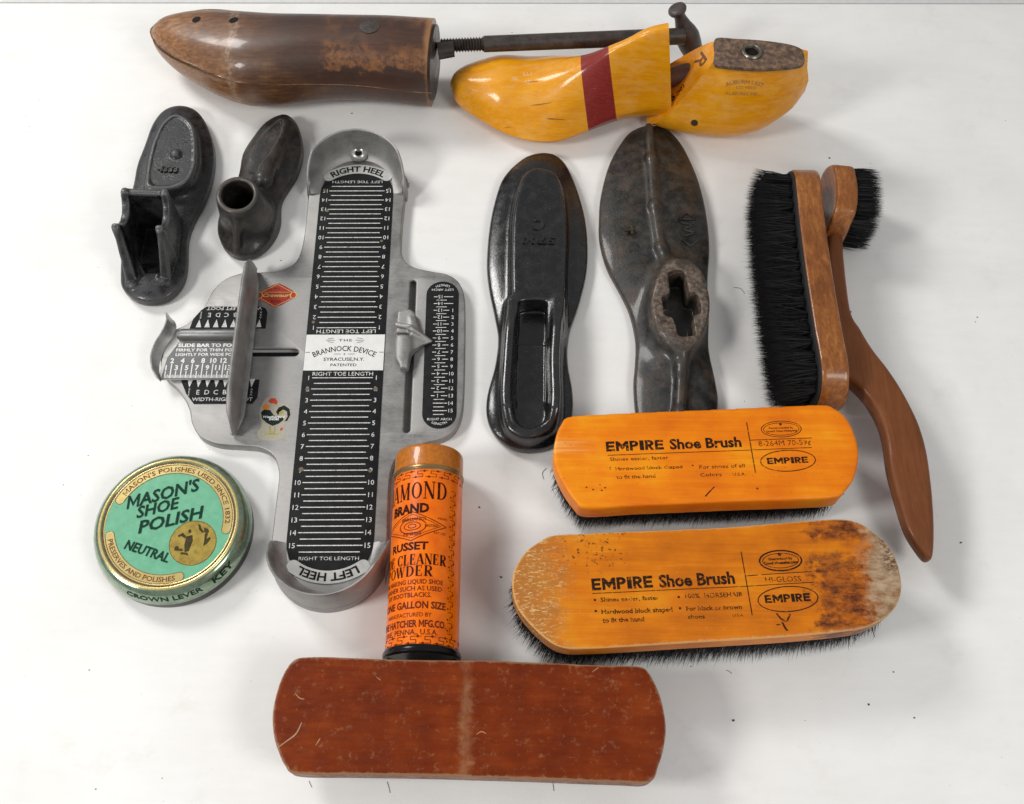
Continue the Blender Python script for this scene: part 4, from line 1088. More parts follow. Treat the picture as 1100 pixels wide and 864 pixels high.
    # fin
    foot = plate('fin_foot', [smoothloop([(-71.5, 64), (-67.5, 68.5), (-64.5, 60), (-62, 40), (-61.5, -36), (-62.5, -52), (-67, -62), (-70.5, -55), (-71.5, 0)], 4)], 10.2, 12.0, al, sl_, bevel=.6, fn=wg)
    rings = []
    for v, h in ((66.5, 12), (66, 20), (63, 28), (56, 34.5), (44, 36.5), (20, 37), (-20, 37), (-42, 36), (-54, 32), (-60, 24), (-62.5, 15), (-63, 12)):
        wv = 1.9 if -60 < v < 62 else .9
        rings.append([G(-66.8+a, v, b) for a, b in ((wv+.7, 11.8), (wv, h-2.2), (wv*.6, h-.5), (0, h), (-wv*.6, h-.5), (-wv, h-2.2), (-wv-.7, 11.8))])
    V, F = loft_vf(rings); obj('measuring_fin', V, F, al, sl_, sharp=45)
    # arch pointer slider: cast body with thumb saddle and point
    def fn(X, Y, Z):
        u = (X-GO[0])*gc+(Y-GO[1])*gs; v = -(X-GO[0])*gs+(Y-GO[1])*gc
        low = poly2(np.array([(34.5, 10), (45.5, 9.5), (46.5, 0), (44.8, -12), (44.2, -15.5), (38.6, -15.8), (37.8, -12.5), (34.6, -8)])[::-1], u, v)
        lowb = smax(extr(low, Z, 8.2, 20, 2), (Z-(17.5-.010*(v-1)**2*np.where(v < 0, 1, .4)-.05*(u-40)**2)), 2.5)
        up = poly2(np.array([(34.5, 13), (35, 30.5), (44.0, 32), (47.2, 29), (49.5, 20), (50, 12)])[::-1], u, v)
        upb = extr(up, Z, 8.2, 13.5, 1.6)
        pt = poly2(np.array([(44, 25), (49.5, 17.5), (59.8, 7.6), (53, 4), (45.5, -3)])[::-1], u, v)
        ptb = smax(extr(pt, Z, 8.4, 14, 1), (Z-(14-.30*(u-46))), 1)
        rd = capsule(u, v, Z, (35.2, 18, 15.0), (44, 15, 16.5), 1.7); rd = smin(rd, capsule(u, v, Z, (44, 15, 16.5), (58.5, 7.8, 10), 1.9, .8), 1.5)
        gv = capsule(u, v, Z, (33, 15.2, 19), (44, 12.5, 18.5), 2.5)
        f = smin(smin(lowb, upb, 3), ptb, 2.5); f = smin(f, rd, 1.6)
        return smax(f, -gv, 1)
    a0 = G(30, -20); a1 = G(62, 36)
    sdf('arch_pointer', fn, (a0[0], a0[1], 8), (a1[0]+3, a1[1]+1, 21), .6, al, t, sm=6)
    # two old decals
    def tint(c, v=.2): return simple('decal_ink', c, .45, var=v, nscale=14)
    dm = MB(); cx, cy = -50.8, 46.4; poly(dm, [(cx-13.5, cy-1), (cx-12, cy+2.3), (cx-3, cy+8.6), (cx+1, cy+9.9), (cx+5, cy+8), (cx+13, cy+2.5), (cx+14.4, cy), (cx+12.5, cy-2.5), (cx+4.5, cy-8), (cx, cy-10), (cx-4, cy-8), (cx-12, cy-3)])
    dc = mapped(dm, lambda x, y: G(x, y, 8.06), 'diamond_decal', tint((.44, .05, .03), .35), t)
    d2 = MB(); pline(d2, [(cx-11, cy+2.2), (cx, cy+9), (cx+11.5, cy+2.2)], .45); pline(d2, [(cx-11, cy-2.4), (cx, cy-9.2), (cx+11.5, cy-2.4)], .45)
    T(d2, "Crawaur", cx, cy, 2.7, 19, bold=.03, shear=.25); ring2(d2, cx-11.7, cy, 2.1, 2.7, .6, 20); ring2(d2, cx+12, cy, 2.1, 2.7, .8, 20); seg(d2, cx-9, cy+2.5, cx+9, cy+2.5, .35)
    mapped(d2, lambda x, y: G(x, y, 8.10), 'decal_gold', tint((.62, .46, .17)), dc)
    d3 = MB(); T(d3, "SHOES", cx, cy-5, 1.6, 7, bold=.02); T(d3, "ALL", cx, cy+5.6, 1.6, 5, bold=.02)
    mapped(d3, lambda x, y: G(x, y, 8.10), 'decal_print', tint((.12, .02, .01)), dc)
    def gi(x, y): return Gi(270+x/14.4, 420+y/14.4, 8)       # drawn over the enlarged view of the photograph
    d4 = MB(); poly(d4, [gi(*p) for p in smoothloop([(150, 240), (240, 110), (350, 90), (440, 170), (560, 215), (620, 320), (590, 450), (510, 560), (530, 680), (430, 760), (170, 760), (90, 660), (160, 540), (130, 380)], 4)])
    dd = mapped(d4, lambda x, y: G(x, y, 8.06), 'rooster_decal', tint((.40, .37, .29), .12), t)
    parts = [((.012, .02, .02), [[(150, 330), (200, 290), (290, 300), (350, 380), (400, 400), (490, 400), (500, 450), (420, 510), (330, 545), (240, 500), (165, 430)], [(380, 330), (420, 260), (510, 225), (590, 280), (605, 370), (560, 460), (510, 480), (560, 400), (550, 320), (490, 290), (430, 330), (420, 390)]]),
             ((.50, .06, .03), [[(260, 160), (300, 115), (370, 115), (410, 170), (390, 215), (350, 200), (290, 190)], [(440, 590), (480, 560), (490, 600), (450, 620)]]),
             ((.70, .22, .05), [[(170, 240), (230, 200), (280, 230), (270, 290), (210, 310), (175, 285)]]),
             ((.35, .30, .08), [[(270, 540), (300, 545), (305, 650), (350, 645), (360, 545), (375, 545), (365, 660), (450, 665), (330, 680), (200, 670), (285, 650)], [(420, 300), (470, 285), (500, 330), (450, 380), (425, 360)]])]
    for c_, polys in parts:
        d5 = MB()
        for P in polys: poly(d5, [gi(*p) for p in P])
        mapped(d5, lambda x, y, z=8.09+.012*len(d5.F): G(x, y, z), 'rooster_print', tint(c_), dd)
    d6 = MB(); c_ = gi(345, 402); T(d6, "Weatherbird", c_[0], c_[1], 1.6, 14.5, bold=.03, shear=.2); c_ = gi(350, 440); T(d6, "SHOES", c_[0], c_[1], 1.4, 6.5, bold=.04)
    mapped(d6, lambda x, y: G(x, y, 8.15), 'lettering', cream, dd)
gauge()

# ================================================================== round polish tin
def polish_tin():
    c = W(187.4, 568.8, 8); t = thing('polish_tin', 'round shallow green and gold shoe polish tin with a black rim', 'polish tin', c)
    dk = simple('tin_dark_edge', (.035, .035, .028), .35, .5)
    def mm_(name, stops, metal=.0, rough=.25):
        m, nt, b = new_mat(name); k = NT(nt); b.inputs['Metallic'].default_value = metal; b.inputs['Roughness'].default_value = rough; b.inputs['Coat Weight'].default_value = .6
        n = k.noise(k.co(), 2.2, 5, .7); k.link(k.ramp(n, stops), b.inputs['Base Color']); 
        k.bump(k.noise(k.co(), .9, 2), .2, .5, b); return m
    grn = mm_('mint_enamel', [(.3, (.13, .39, .23)), (.6, (.165, .46, .285)), (.8, (.22, .49, .33))])
    lidm = mm_('pale_green_tinplate', [(.3, (.15, .22, .14)), (.6, (.28, .37, .26))], metal=.75, rough=.18)
    gold = mm_('gold_lacquer', [(.3, (.66, .50, .16)), (.7, (.80, .66, .30))], metal=.6, rough=.25)
    red = worn_print('brown_red_print', (.18, .05, .015), .35); dg = worn_print('dark_green_print', (.003, .032, .018), .18)
    C = (c[0], c[1], 0)
    V, F = lathe_vf([(0, .3), (46.2, .3), (47.6, .9), (47.9, 3), (47.9, 9.0), (47.2, 9.3)], C, 128); obj('tin_base', V, F, dk, t)
    lid = [(47.6, 8.6), (48.3, 8.9), (48.5, 10), (48.2, 11.2), (47.4, 14), (46.2, 17), (44.4, 19.4), (42.7, 20.3), (41.5, 20.5), (40.6, 20.1), (40.0, 19.5), (39.3, 19.3), (0, 19.3)]
    V, F = lathe_vf(lid, C, 128); L = obj('lid', V, F, lidm, t, sharp=60)
    V, F = lathe_vf([(42.6, 20.3), (42.2, 20.75), (41.6, 20.9), (41.0, 20.75), (40.7, 20.2)], C, 128); obj('lid_bead', V, F, gold, L)
    V, F = lathe_vf([(39.2, 19.45), (0, 19.45)], C, 128); obj('green_label', V, F, grn, L)
    V, F = lathe_vf([(39.6, 19.5), (39.0, 19.62), (38.7, 19.5)], C, 128); obj('gold_line', V, F, gold, L)
    V, F = lathe_vf([(40.0, 19.56), (39.6, 19.66), (39.4, 19.5)], C, 128); obj('dark_line', V, F, red, L)
    def band(a0, a1, r, w_, n=60):
        a0, a1 = math.radians(a0), math.radians(a1); out = []
        for i in range(n+1): a = a0+(a1-a0)*i/n; out.append(((r+w_)*math.cos(a), (r+w_)*math.sin(a)))
        s = 1 if a1 > a0 else -1
        for b in np.linspace(0, math.pi, 9)[1:-1]: out.append((r*math.cos(a1)+w_*math.cos(a1+s*b), r*math.sin(a1)+w_*math.sin(a1+s*b)))
        for i in range(n+1): a = a1+(a0-a1)*i/n; out.append(((r-w_)*math.cos(a), (r-w_)*math.sin(a)))
        for b in np.linspace(0, math.pi, 9)[1:-1]: out.append((r*math.cos(a0)+w_*math.cos(a0+math.pi+s*b), r*math.sin(a0)+w_*math.sin(a0+math.pi+s*b)))
        return out
    pt = lambda z: (lambda x, y, zz=0: (c[0]+x, c[1]+y, z))
    for a0, a1 in ((-6, 156), (194, 289)):
        B = band(a0, a1, 35.7, 2.75); n = len(B)
        plate('gold_band', [B], 19.5, 19.62, gold, L, fn=lambda x, y, z: (c[0]+x, c[1]+y, z))
        mb = MB(); pline(mb, B, .3, True); mapped(mb, lambda x, y: (c[0]+x, c[1]+y, 19.70), 'band_outline', red, L)
    mb = MB(); T(mb, "MASON'S POLISHES USED SINCE 1832", 0, 0, 3.0, 93, bold=.012, arc=35.7, rot=math.radians(75-90))
    mapped(mb, lambda x, y: (c[0]+x, c[1]+y, 19.74), 'band_lettering', red, L); mb = MB()
    T(mb, "PRESERVES AND POLISHES", 0, 0, 3.0, 54, bold=.012, arc=-35.7, rot=math.radians(241.5-270))
    mapped(mb, lambda x, y: (c[0]+x, c[1]+y, 19.74), 'band_lettering', red, L)
    mb = MB(); k = .119
    def TT(s, px, py, h, wd, rot, **q): T(mb, s, (px-455)*k, -(py-405)*k/.90, h, wd, rot=rot, **q)
    TT("MASON'S", 400, 260, 7.9, 46, .30, shear=.28, bold=.022); TT("SHOE", 384, 330, 7.2, 27, .28, shear=.28, bold=.022); TT("POLISH", 463, 388, 7.8, 41, .28, shear=.28, bold=.022)
    TT("NEUTRAL", 372, 543, 5.8, 29, -.30, bold=.024, shear=.05)
    mapped(mb, lambda x, y: (c[0]+x, c[1]+y, 19.82), 'title_lettering', dg, L)
    mx, my = (593-455)*k, -(500-405)*k/.9
    mb = MB(); disc2(mb, mx, my, 14.0, 48); med = mapped(mb, lambda x, y: (c[0]+x, c[1]+y, 19.56), 'medallion', mm_('medallion_gold', [(.3, (.28, .18, .03)), (.55, (.46, .33, .06)), (.8, (.55, .42, .10))], .4), L)
    mb = MB(); ring2(mb, mx, my, 14.1, 14.1, .35, 48); mapped(mb, lambda x, y: (c[0]+x, c[1]+y, 19.64), 'medallion_outline', red, L)
    mb = MB()
    def blob(P): poly(mb, [(mx+(x-593)*k, my-(y-500)*k/.9) for x, y in P])
    blob([(555, 470), (585, 462), (592, 490), (580, 540), (560, 545), (552, 510)]); blob([(560, 440), (572, 434), (578, 448), (566, 456)]); blob([(512, 465), (535, 452), (556, 470), (550, 480), (530, 468), (516, 474)])
    blob([(505, 520), (520, 515), (530, 530), (545, 528), (548, 540), (505, 538)]); blob([(540, 545), (575, 548), (582, 562), (560, 556), (540, 556)]); blob([(640, 425), (662, 432), (668, 448), (650, 452), (640, 440)])
    blob([(605, 408), (618, 412), (628, 432), (645, 448), (636, 452), (616, 438)]); blob([(648, 455), (664, 450), (660, 480), (675, 470), (682, 478), (665, 505), (648, 515), (650, 495)])
    mapped(mb, lambda x, y: (c[0]+x, c[1]+y, 19.62), 'medallion_figures', simple('sepia_print', (.05, .04, .015), .5, var=.5, nscale=10), med)
    # writing on the sloping side of the lid
    def lidpt(a, s):
        pr_ = [(48.2, 11.2), (47.4, 14), (46.2, 17), (44.4, 19.4)]; s = min(max(s, 0), .999)*3; i = int(s); f = s-i
        r = pr_[i][0]*(1-f)+pr_[i+1][0]*f+.18; z = pr_[i][1]*(1-f)+pr_[i+1][1]*f+.12
        return (c[0]+r*math.cos(a), c[1]+r*math.sin(a), z)
    mb = MB(); T(mb, "CROWN LEVER", 0, 0, .40, 1.0, bold=.02); mapped(mb, lambda x, y: lidpt(math.radians(274)+x*1.0, .5+y), 'side_lettering', dg, L)
    mb = MB(); T(mb, "KEY", 0, 0, .46, .34, bold=.03); mapped(mb, lambda x, y: lidpt(math.radians(321)+x, .5+y), 'side_lettering', dg, L)
polish_tin()

# ================================================================== orange powder tin, lying
def powder_tin():
    a = np.array([*W(461.5, 490, 22), 22.0]); b = np.array([*W(453.0, 709.5, 22), 22.0])
    d = (b-a)/np.linalg.norm(b-a); L = np.linalg.norm(b-a); sx = np.array([-d[1], d[0], 0]); r = 21.2
    t = thing('powder_tin', 'orange cylindrical powder tin lying on its side beside the foot gauge', 'powder tin', ((a[0]+b[0])/2, (a[1]+b[1])/2))
    if sx[0] < 0: sx = -sx
    up = np.array([0, 0, 1.0])
    def P(s, th, rr): return tuple(a+d*s+rr*(math.sin(th)*sx+math.cos(th)*up))
    def turn(prof, n=80):
        V = []; F = []; m = len(prof)
        for i in range(n):
            th = 2*math.pi*i/n
            for s, rr in prof: V.append(P(s, th, rr))
        for i in range(n):
            for j in range(m-1): F.append((i*m+j, i*m+j+1, ((i+1) % n)*m+j+1, ((i+1) % n)*m+j))
        return V, F
    org, nt, bb = new_mat('orange_lithograph'); k = NT(nt)
    n = k.noise(k.co(), 1.1, 6, .65); n2 = k.noise(k.co(), 6, 5, .75)
    cc = k.ramp(n, [(.3, (.72, .115, .0)), (.55, (.86, .165, .0)), (.75, (.9, .20, .004))])
    cc = k.mix(k.math('MULTIPLY', k.ramp(n2, [(.62, 0), (.74, 1)]), .6), cc, (.33, .07, .01))
    k.link(cc, bb.inputs['Base Color']); bb.inputs['Roughness'].default_value = .3; bb.inputs['Coat Weight'].default_value = .15; bb.inputs['Specular IOR Level'].default_value = .3; k.bump(k.noise(k.co(), 1.2, 3), .3, .5, bb)
    body = obj('tin_body', *turn([(17.2, 0), (17.2, r-.8), (17.6, r), (L-4.5, r), (L-4.4, r-1)]), org, t)
    lidm = simple('tan_orange_lid', (.46, .14, .010), .35, coat=.3, var=.2, nscale=4)
    lid = obj('lid', *turn([(0, 0), (0, r-2.2), (.5, r-.9), (1.6, r-.2), (3, r+.1), (14.2, r+.15), (14.8, r-.4)]), lidm, t)
    obj('lid_rim', *turn([(14.4, r-.2), (14.9, r+.5), (16.0, r+.7), (16.6, r+.2), (17.3, r+.5), (17.9, r+.1)]), simple('bronze_rim', (.38, .24, .11), .3, .8), lid)
    dk = simple('black_tin_foot', (.022, .022, .024), .22, .75)
    obj('foot_rim', *turn([(L-4.6, r-.1), (L-3.8, r+.9), (L-2.2, r+1.5), (L-.6, r+1.3), (L, r+.3), (L+.1, r-1.2), (L-1.4, r-2), (L-1.6, 0)]), dk, t)
    ink = worn_print('maroon_print', (.035, .004, .002), .22)
    # s down the tin from the lid, x across; x0 is where the top line of the cylinder lies
    kpx = lambda y: (y-490)/(702-490)*L*1.0
    def row(y): # photo row on the top of the tin -> distance along the tin
        p = np.array([*W(459, y, 2*r)]); return float((p-a[:2])@d[:2])
    def sx_(px, y):
        ax = 461.5-(y-490)*8.2/212-2.0; R = 36.2+(y-490)*.012; return r*math.asin(max(-.99, min(.99, (px-ax)/R)))
    def put(mb_, name, mat=ink, off=.12, maxl=2.5):
        mm = subdivide_faces(mb_, maxl)
        return mapped(mm, lambda x, y: P(-y, x/r, r+off), name, mat, body)
    mb = MB()
    def ln(s, y, x0, x1, h, **q):
        A, B = sx_(x0, y), sx_(x1, y); T(mb, s, (A+B)/2, -row(y), h, B-A, **q)
    # serif titles: last letters end where they end in the photograph; the first ones go round the left side
    def ser(s, y, x1, h, adv, **q):
        B = sx_(x1, y); tot = 0
        w0 = serif_word(MB(), s, 0, 0, h, adv, **q); serif_word(mb, s, B-w0, -row(y)-h/2, h, adv, **q)
    ser("DIAMOND", 527, 480.5, 11.0, 7.7)
    ln("BRAND", 546, 424.5, 462, 5.6, bold=.045)
    ser("SHOE CLEANER", 601, 479, 6.5, 4.8, thick=.24); ser("POWDER", 613.5, 466, 6.4, 5.9, thick=.24)
    def tail(s, y, x1, h, wd, **q):
        B = sx_(x1, y); T(mb, s, B-wd/2, -row(y), h, wd, **q)
    tail("RUSSET", 586.5, 461, 4.6, 25.5, bold=.035)
    put(mb, 'title_lettering')
    mb = MB()
    tail("FOR MAKING LIQUID SHOE", 625, 475.5, 2.7, 43, bold=.015); tail("CLEANER SUCH AS USED", 632.2, 474.5, 2.7, 43, bold=.015); tail("BY BOOTBLACKS.", 639.2, 464, 2.7, 30, bold=.015)
    tail("ONE GALLON SIZE", 650, 478, 4.0, 42, bold=.03); tail("MANUFACTURED BY", 660.5, 464, 2.4, 30, bold=.005)
    tail("THE HATCHER MFG.CO.", 670, 478, 3.9, 45, bold=.03); tail("ERIE, PENNA., U.S.A.", 679, 470, 3.0, 36, bold=.01)
    tail("MARK", 556.5, 480, 1.6, 6); tail("PAT.OFF.", 572.5, 479, 1.5, 8)
    # diamond emblem
    cy = -row(565); cx = sx_(444, 565)
    pline(mb, [(cx-24, cy), (cx, cy+9), (cx+21, cy), (cx, cy-9)], .5, True); pline(mb, [(cx-20, cy), (cx, cy+7.4), (cx+17.5, cy), (cx, cy-7.4)], .3, True)
    ring2(mb, cx, cy, 8.5, 4.6, .6); ring2(mb, cx, cy, 5.2, 2.5, .5); ring2(mb, cx, cy, 2.5, 1.2, .5)
    T(mb, "BRILLIANCY", cx+1, cy+4.3, 2.0, 16, bold=.02, rot=-.0); T(mb, "FINISH", cx, cy-4.8, 2.0, 11, bold=.02); T(mb, "LASTING", cx+12, cy, 1.7, 8, bold=.01)
    # key pattern borders and dotted side border
    for y in (509.5, 687.5):
        v = -row(y); u = -33
        while u < 26:
            h = 1.9; pline(mb, [(u, v-h), (u+6.4, v-h), (u+6.4, v), (u+3.2, v), (u+3.2, v+h), (u+9.6, v+h)], .38); disc2(mb, u+2.0, v-h, .75, 8); disc2(mb, u+7.4, v+h, .75, 8); u += 8.2
    uu = sx_(484, 600); v = -row(524)
    while v > -row(684):
        pline(mb, [(uu-1.9, v), (uu+1.9, v), (uu+1.9, v-2.6), (uu, v-2.6), (uu, v-5.2)], .35); disc2(mb, uu+1.9, v-1.6, .65, 8); disc2(mb, uu-1.9, v-4.4, .6, 8); v -= 6.2
    put(mb, 'small_print', worn_print('red_brown_print', (.13, .015, .005), .3))
powder_tin()

# ================================================================== brushes
def blades(pairs, w0, name, mat, parent, curl=1.5):
    """pairs: list of (root, tip); each bristle is a thin curved blade"""
    V = []; F = []
    for (a, b) in pairs:
        a = np.array(a); b = np.array(b); e = b-a; L = np.linalg.norm(e)+1e-6
        r_ = rng.normal(size=3); s = np.cross(e, r_); s /= np.linalg.norm(s)+1e-9; bend = np.cross(e/L, s)*rng.normal()*curl
        i = len(V); m = (a+b)/2+bend
        V += [a-s*w0/2, a+s*w0/2, m-s*w0*.42, m+s*w0*.42, b]
        F += [(i, i+1, i+3, i+2), (i+2, i+3, i+4)]
    return obj(name, V, F, mat, parent, smooth=False)
HAIR = simple('black_horsehair', (.010, .009, .010), .6, var=.4, nscale=20); HAIR.node_tree.nodes['Principled BSDF'].inputs['Specular IOR Level'].default_value = .25
def palm_brush(name, label, outline_px, ztop, thick, mat, inset_, spread, group=None, seed=1, crown=1.0, dens=5200, concave=0.0, res=1.0, side_bulge=0.0):
    P = smoothloop([W(a, b, ztop) for a, b in outline_px], 6); bx = bbox(P); c = ((bx[0]+bx[2])/2, (bx[1]+bx[3])/2)
    t = thing(name, label, 'shoe brush', c, group)
    z0 = ztop-thick
    hl = (bx[2]-bx[0])/2; hh = (bx[3]-bx[1])/2
    def fn(X, Y, Z):
        d = poly2(P, X, Y)
        if concave:   # waisted side profile
            d = d+concave*np.clip(1-((Z-(z0+ztop)/2)/(thick/2))**2, 0, 1)
        top = ztop+crown*(1-((X-c[0])/hl)**2)*.6-crown*.6
        return smax(extr(d, Z, z0, ztop+1, 1.7), Z-top, 1.2)
    blk = sdf('wooden_block', fn, (bx[0], bx[1], z0), (bx[2], bx[3], ztop+1), res, mat, t, sm=1)
    r2 = np.random.default_rng(seed); pairs = []
    Ain = np.array(P)
    pts = np.stack([r2.uniform(bx[0], bx[2], dens*6), r2.uniform(bx[1], bx[3], dens*6)], 1)
    dd = poly2(Ain, pts[:, 0], pts[:, 1])
    # most of the bristles that can be seen stand along the edge
    keep = (dd < -inset_) & ((dd > -inset_-7) | (r2.uniform(size=len(dd)) < .12))
    pts = pts[keep][:dens]; dd = dd[keep][:dens]
    for (x, y), q in zip(pts, dd):
        out = np.array([(x-c[0])/hl, (y-c[1])/hh]); f = math.exp((q+inset_)/5.0)
        n_ = out/ (np.linalg.norm(out)+1e-6)
        sp = spread*(.35+.65*f)*r2.uniform(.5, 1.25)
        pairs.append(((x, y, z0+1), (x+n_[0]*sp+r2.normal()*1.2, y+n_[1]*sp+r2.normal()*1.2, r2.uniform(.2, 2.5))))
    blades(pairs, .55, 'bristles', HAIR, t, 1.8)
    return t, blk, c
def varnish(name, wear=0, cols=((.66, .13, .0), (.80, .21, .0), (.88, .36, .006)), **q):
    def ex(k, c, rr):
        X, Y, Z = k.sep()[0:3]
        if wear:
            n = k.math('MULTIPLY', k.math('SUBTRACT', k.noise(k.co(), 1.0, 6, .7), .5), 60); ng = k.noise(k.co((.55, 1.2, 1)), 1.9, 6, .75); n5 = k.noise(k.co(), 5, 5, .8)
            # bare, scuffed wood at both ends
            e1 = k.lin(k.math('ADD', X, k.math('MULTIPLY', n, .9)), -100, -72, 1, 0); e2 = k.lin(k.math('ADD', X, k.math('MULTIPLY', n, .45)), 86, 98, 0, 1)
            n6 = k.noise(k.co((.8, 2.2, 1)), 3.6, 6, .8)
            c = k.mix(k.math('MULTIPLY', e1, .75), c, (.34, .14, .03))
            c = k.mix(k.math('MULTIPLY', e1, k.ramp(n6, [(.53, 0), (.60, .9)])), c, (.70, .46, .20))
            bare = k.ramp(k.noise(k.co((.7, 1.6, 1)), 1.2, 6, .7), [(.38, (.20, .12, .06)), (.5, (.34, .24, .15)), (.62, (.45, .35, .24))])
            c = k.mix(k.math('MULTIPLY', e2, .92), c, bare)
            # burnt, flaking dark stain before the right end
            st = k.math('MULTIPLY', k.lin(k.math('ADD', X, k.math('MULTIPLY', n, .9)), 56, 66, 0, 1), k.lin(k.math('ADD', X, k.math('MULTIPLY', n, .6)), 88, 96, 1, 0))
            hole = k.lin(k.math('ABSOLUTE', k.math('ADD', k.math('ADD', Y, -22), k.math('MULTIPLY', n, .3))), 1, 7, .15, 1)
            lf = k.noise(k.co((.6, .9, 1), loc=(2, 2, 0)), .9, 6, .7)
            fl = k.ramp(k.math('ADD', k.math('MULTIPLY', lf, .55), k.math('MULTIPLY', ng, .45)), [(.36, .12), (.46, .75), (.56, 1)])
            c = k.mix(k.math('MULTIPLY', k.math('MULTIPLY', st, fl), k.math('MULTIPLY', hole, .95)), c, k.ramp(ng, [(.40, (.34, .085, .006)), (.52, (.15, .032, .006)), (.64, (.045, .010, .004))]))
            # dark crust on the upper right rim
            cr_ = k.math('MULTIPLY', k.math('MULTIPLY', k.lin(X, 98, 106, 0, 1), k.lin(Y, 2, 12, 0, 1)), k.ramp(n6, [(.46, 0), (.52, 1)]))
            c = k.mix(k.math('MULTIPLY', cr_, .85), c, (.06, .022, .014))
            geo = k.n('ShaderNodeNewGeometry'); sn = k.n('ShaderNodeSeparateXYZ'); k.link(geo.outputs['Normal'], sn.inputs[0]); pe = k.math('ADD', sn.outputs[2], k.math('MULTIPLY', k.math('SUBTRACT', n5, .5), .5)); c = k.mix(k.math('MULTIPLY', k.math('MULTIPLY', k.ramp(pe, [(.80, 1), (.96, 0)]), k.ramp(pe, [(.15, 0), (.45, 1)])), .65), c, (.72, .47, .19))
            # small dark flecks towards the upper left
            a = k.math('MULTIPLY', k.lin(X, -88, -78, 0, 1), k.lin(X, -52, -40, 1, 0)); a = k.math('MULTIPLY', a, k.lin(Y, 0, 12, 0, 1)); a = k.math('MULTIPLY', a, k.ramp(k.noise(k.co(), 4.5, 3, .6), [(.60, 0), (.64, 1)]))
            c = k.mix(k.math('MULTIPLY', a, .85), c, (.06, .03, .01))
            rr = k.math('MAXIMUM', rr, k.math('MULTIPLY', k.math('MAXIMUM', e1, e2), .75))
        else:
            n = k.noise(k.co((.25, 9, 1)), 1.0, 5, .6); a = k.math('MULTIPLY', k.lin(X, -100, -60, 1, 0), k.lin(k.math('ABSOLUTE', k.math('SUBTRACT', Y, 4)), 2, 9, 1, 0))
            c = k.mix(k.math('MULTIPLY', k.math('MULTIPLY', a, k.ramp(n, [(.45, 0), (.6, 1)])), .6), c, (.80, .50, .20))
            a = k.math('MULTIPLY', k.ramp(k.noise(k.co(), 5, 3, .6), [(.66, 0), (.70, 1)]), .55); c = k.mix(a, c, (.30, .09, .015))
        return c, rr
    return wood(name, *cols, grain=(.18, 2.6, 2.6), coat=.06, rough=.45, spec=.25, scratch=(.34, .08, .0), scr=.25, extra=ex, bump=.06, gl=.55, **q)
PRINT = worn_print('brush_print', (.022, .010, .006), .42); PRINT2 = worn_print('brush_small_print', (.030, .012, .005), .52, 4.0)
def brush_print(blk, par, O, X, Yv, ztop, kind):
    """O = origin (point where the dividing rules cross), X unit along the brush, Yv unit across"""
    wrap = lambda x, y: (O[0]+X[0]*x+Yv[0]*y, O[1]+X[1]*x+Yv[1]*y, 0)
    bv = BVHTree.FromPolygons([tuple(v.co) for v in blk.data.vertices], [tuple(p.vertices) for p in blk.data.polygons])
    off = root_of(par)
    mb = MB(); small = MB(); line = MB()
    yield mb, small, line
    def fn(x, y):
        p = wrap(x, y); q = Vector((p[0]*S, p[1]*S, .2))-off
        h = bv.ray_cast(q, Vector((0, 0, -1)))[0]
        if h is None: return None
        h = h+off; return (h.x/S, h.y/S, h.z/S+.13)
    mapped(subdivide_faces(mb, 6), fn, 'title_print', PRINT, par); mapped(subdivide_faces(small, 6), fn, 'small_print', PRINT2, par); mapped(subdivide_faces(line, 6), fn, 'printed_rules', PRINT, par)

# --- the upper of the two orange brushes
OA = [(612, 447), (650, 444.3), (700, 442), (770.9, 439.2), (830, 436.5), (884, 434.5), (897, 438.5), (909, 448), (918, 464.5), (923, 486.8), (918.5, 512), (909, 526), (899, 534), (860, 536.5), (800, 538.5), (739, 541), (680, 543.5), (631, 546), (617, 537), (602, 514), (594.5, 492), (597, 469), (603, 455)]
t, blk, c = palm_brush('shoe_brush', 'orange varnished shoe brush, the shorter, straight edged upper one of the printed pair', OA, 44, 17, varnish('orange_varnish'), 5, 4.5, 'orange printed shoe brushes', seed=3, crown=.5, dens=11000)
def frame(p0, p1, z):
    a = np.array(W(*p0, z)); b = np.array(W(*p1, z)); x = (b-a)/np.linalg.norm(b-a); return x, np.array([-x[1], x[0]])
X_, Y_ = frame((655, 489.5), (872, 481.5), 44); O_ = W(807, 483.5, 44)
def loc2(px, py, z=44):
    p = np.array(W(px, py, z))-np.array(O_); return float(p@X_), float(p@Y_)
def empire_layout(mb, sm, ln, L2, title, rule0, rule1, vline, tag, blobs):
    ox, oy = L2(*title[0]); ex, ey_ = L2(*title[1]); h = title[2]
    wd = ex-ox
    # EMPIRE heavier and wider than Shoe Brush
    block_word(mb, "EMPIRE", ox, (oy+ey_)/2, h, wd*.425); T(mb, "Shoe Brush", ox+wd*.735, (oy+ey_)/2, h, wd*.53, bold=.032)
    pline(ln, [L2(*p) for p in rule0], .42); pline(ln, [L2(*p) for p in rule1], .42); pline(ln, [L2(*p) for p in vline], .55)
g = brush_print(blk, t, O_, X_, Y_, 44, 'a'); mb, sm, ln = next(g)
empire_layout(mb, sm, ln, loc2, ((651, 480), (796, 474.5), 6.6), [(653, 489.2), (807, 483.6), (872, 480.8)], [(806, 473), (872, 470.5)], [(802, 454), (811.5, 508)], 0, 0)
def tl(dst, s, px0, px1, py, h, L2, **q):
    a = L2(px0, py); b = L2(px1, py); T(dst, s, (a[0]+b[0])/2, (a[1]+b[1])/2, h, b[0]-a[0], rot=math.atan2(b[1]-a[1], b[0]-a[0])+.035, **q)
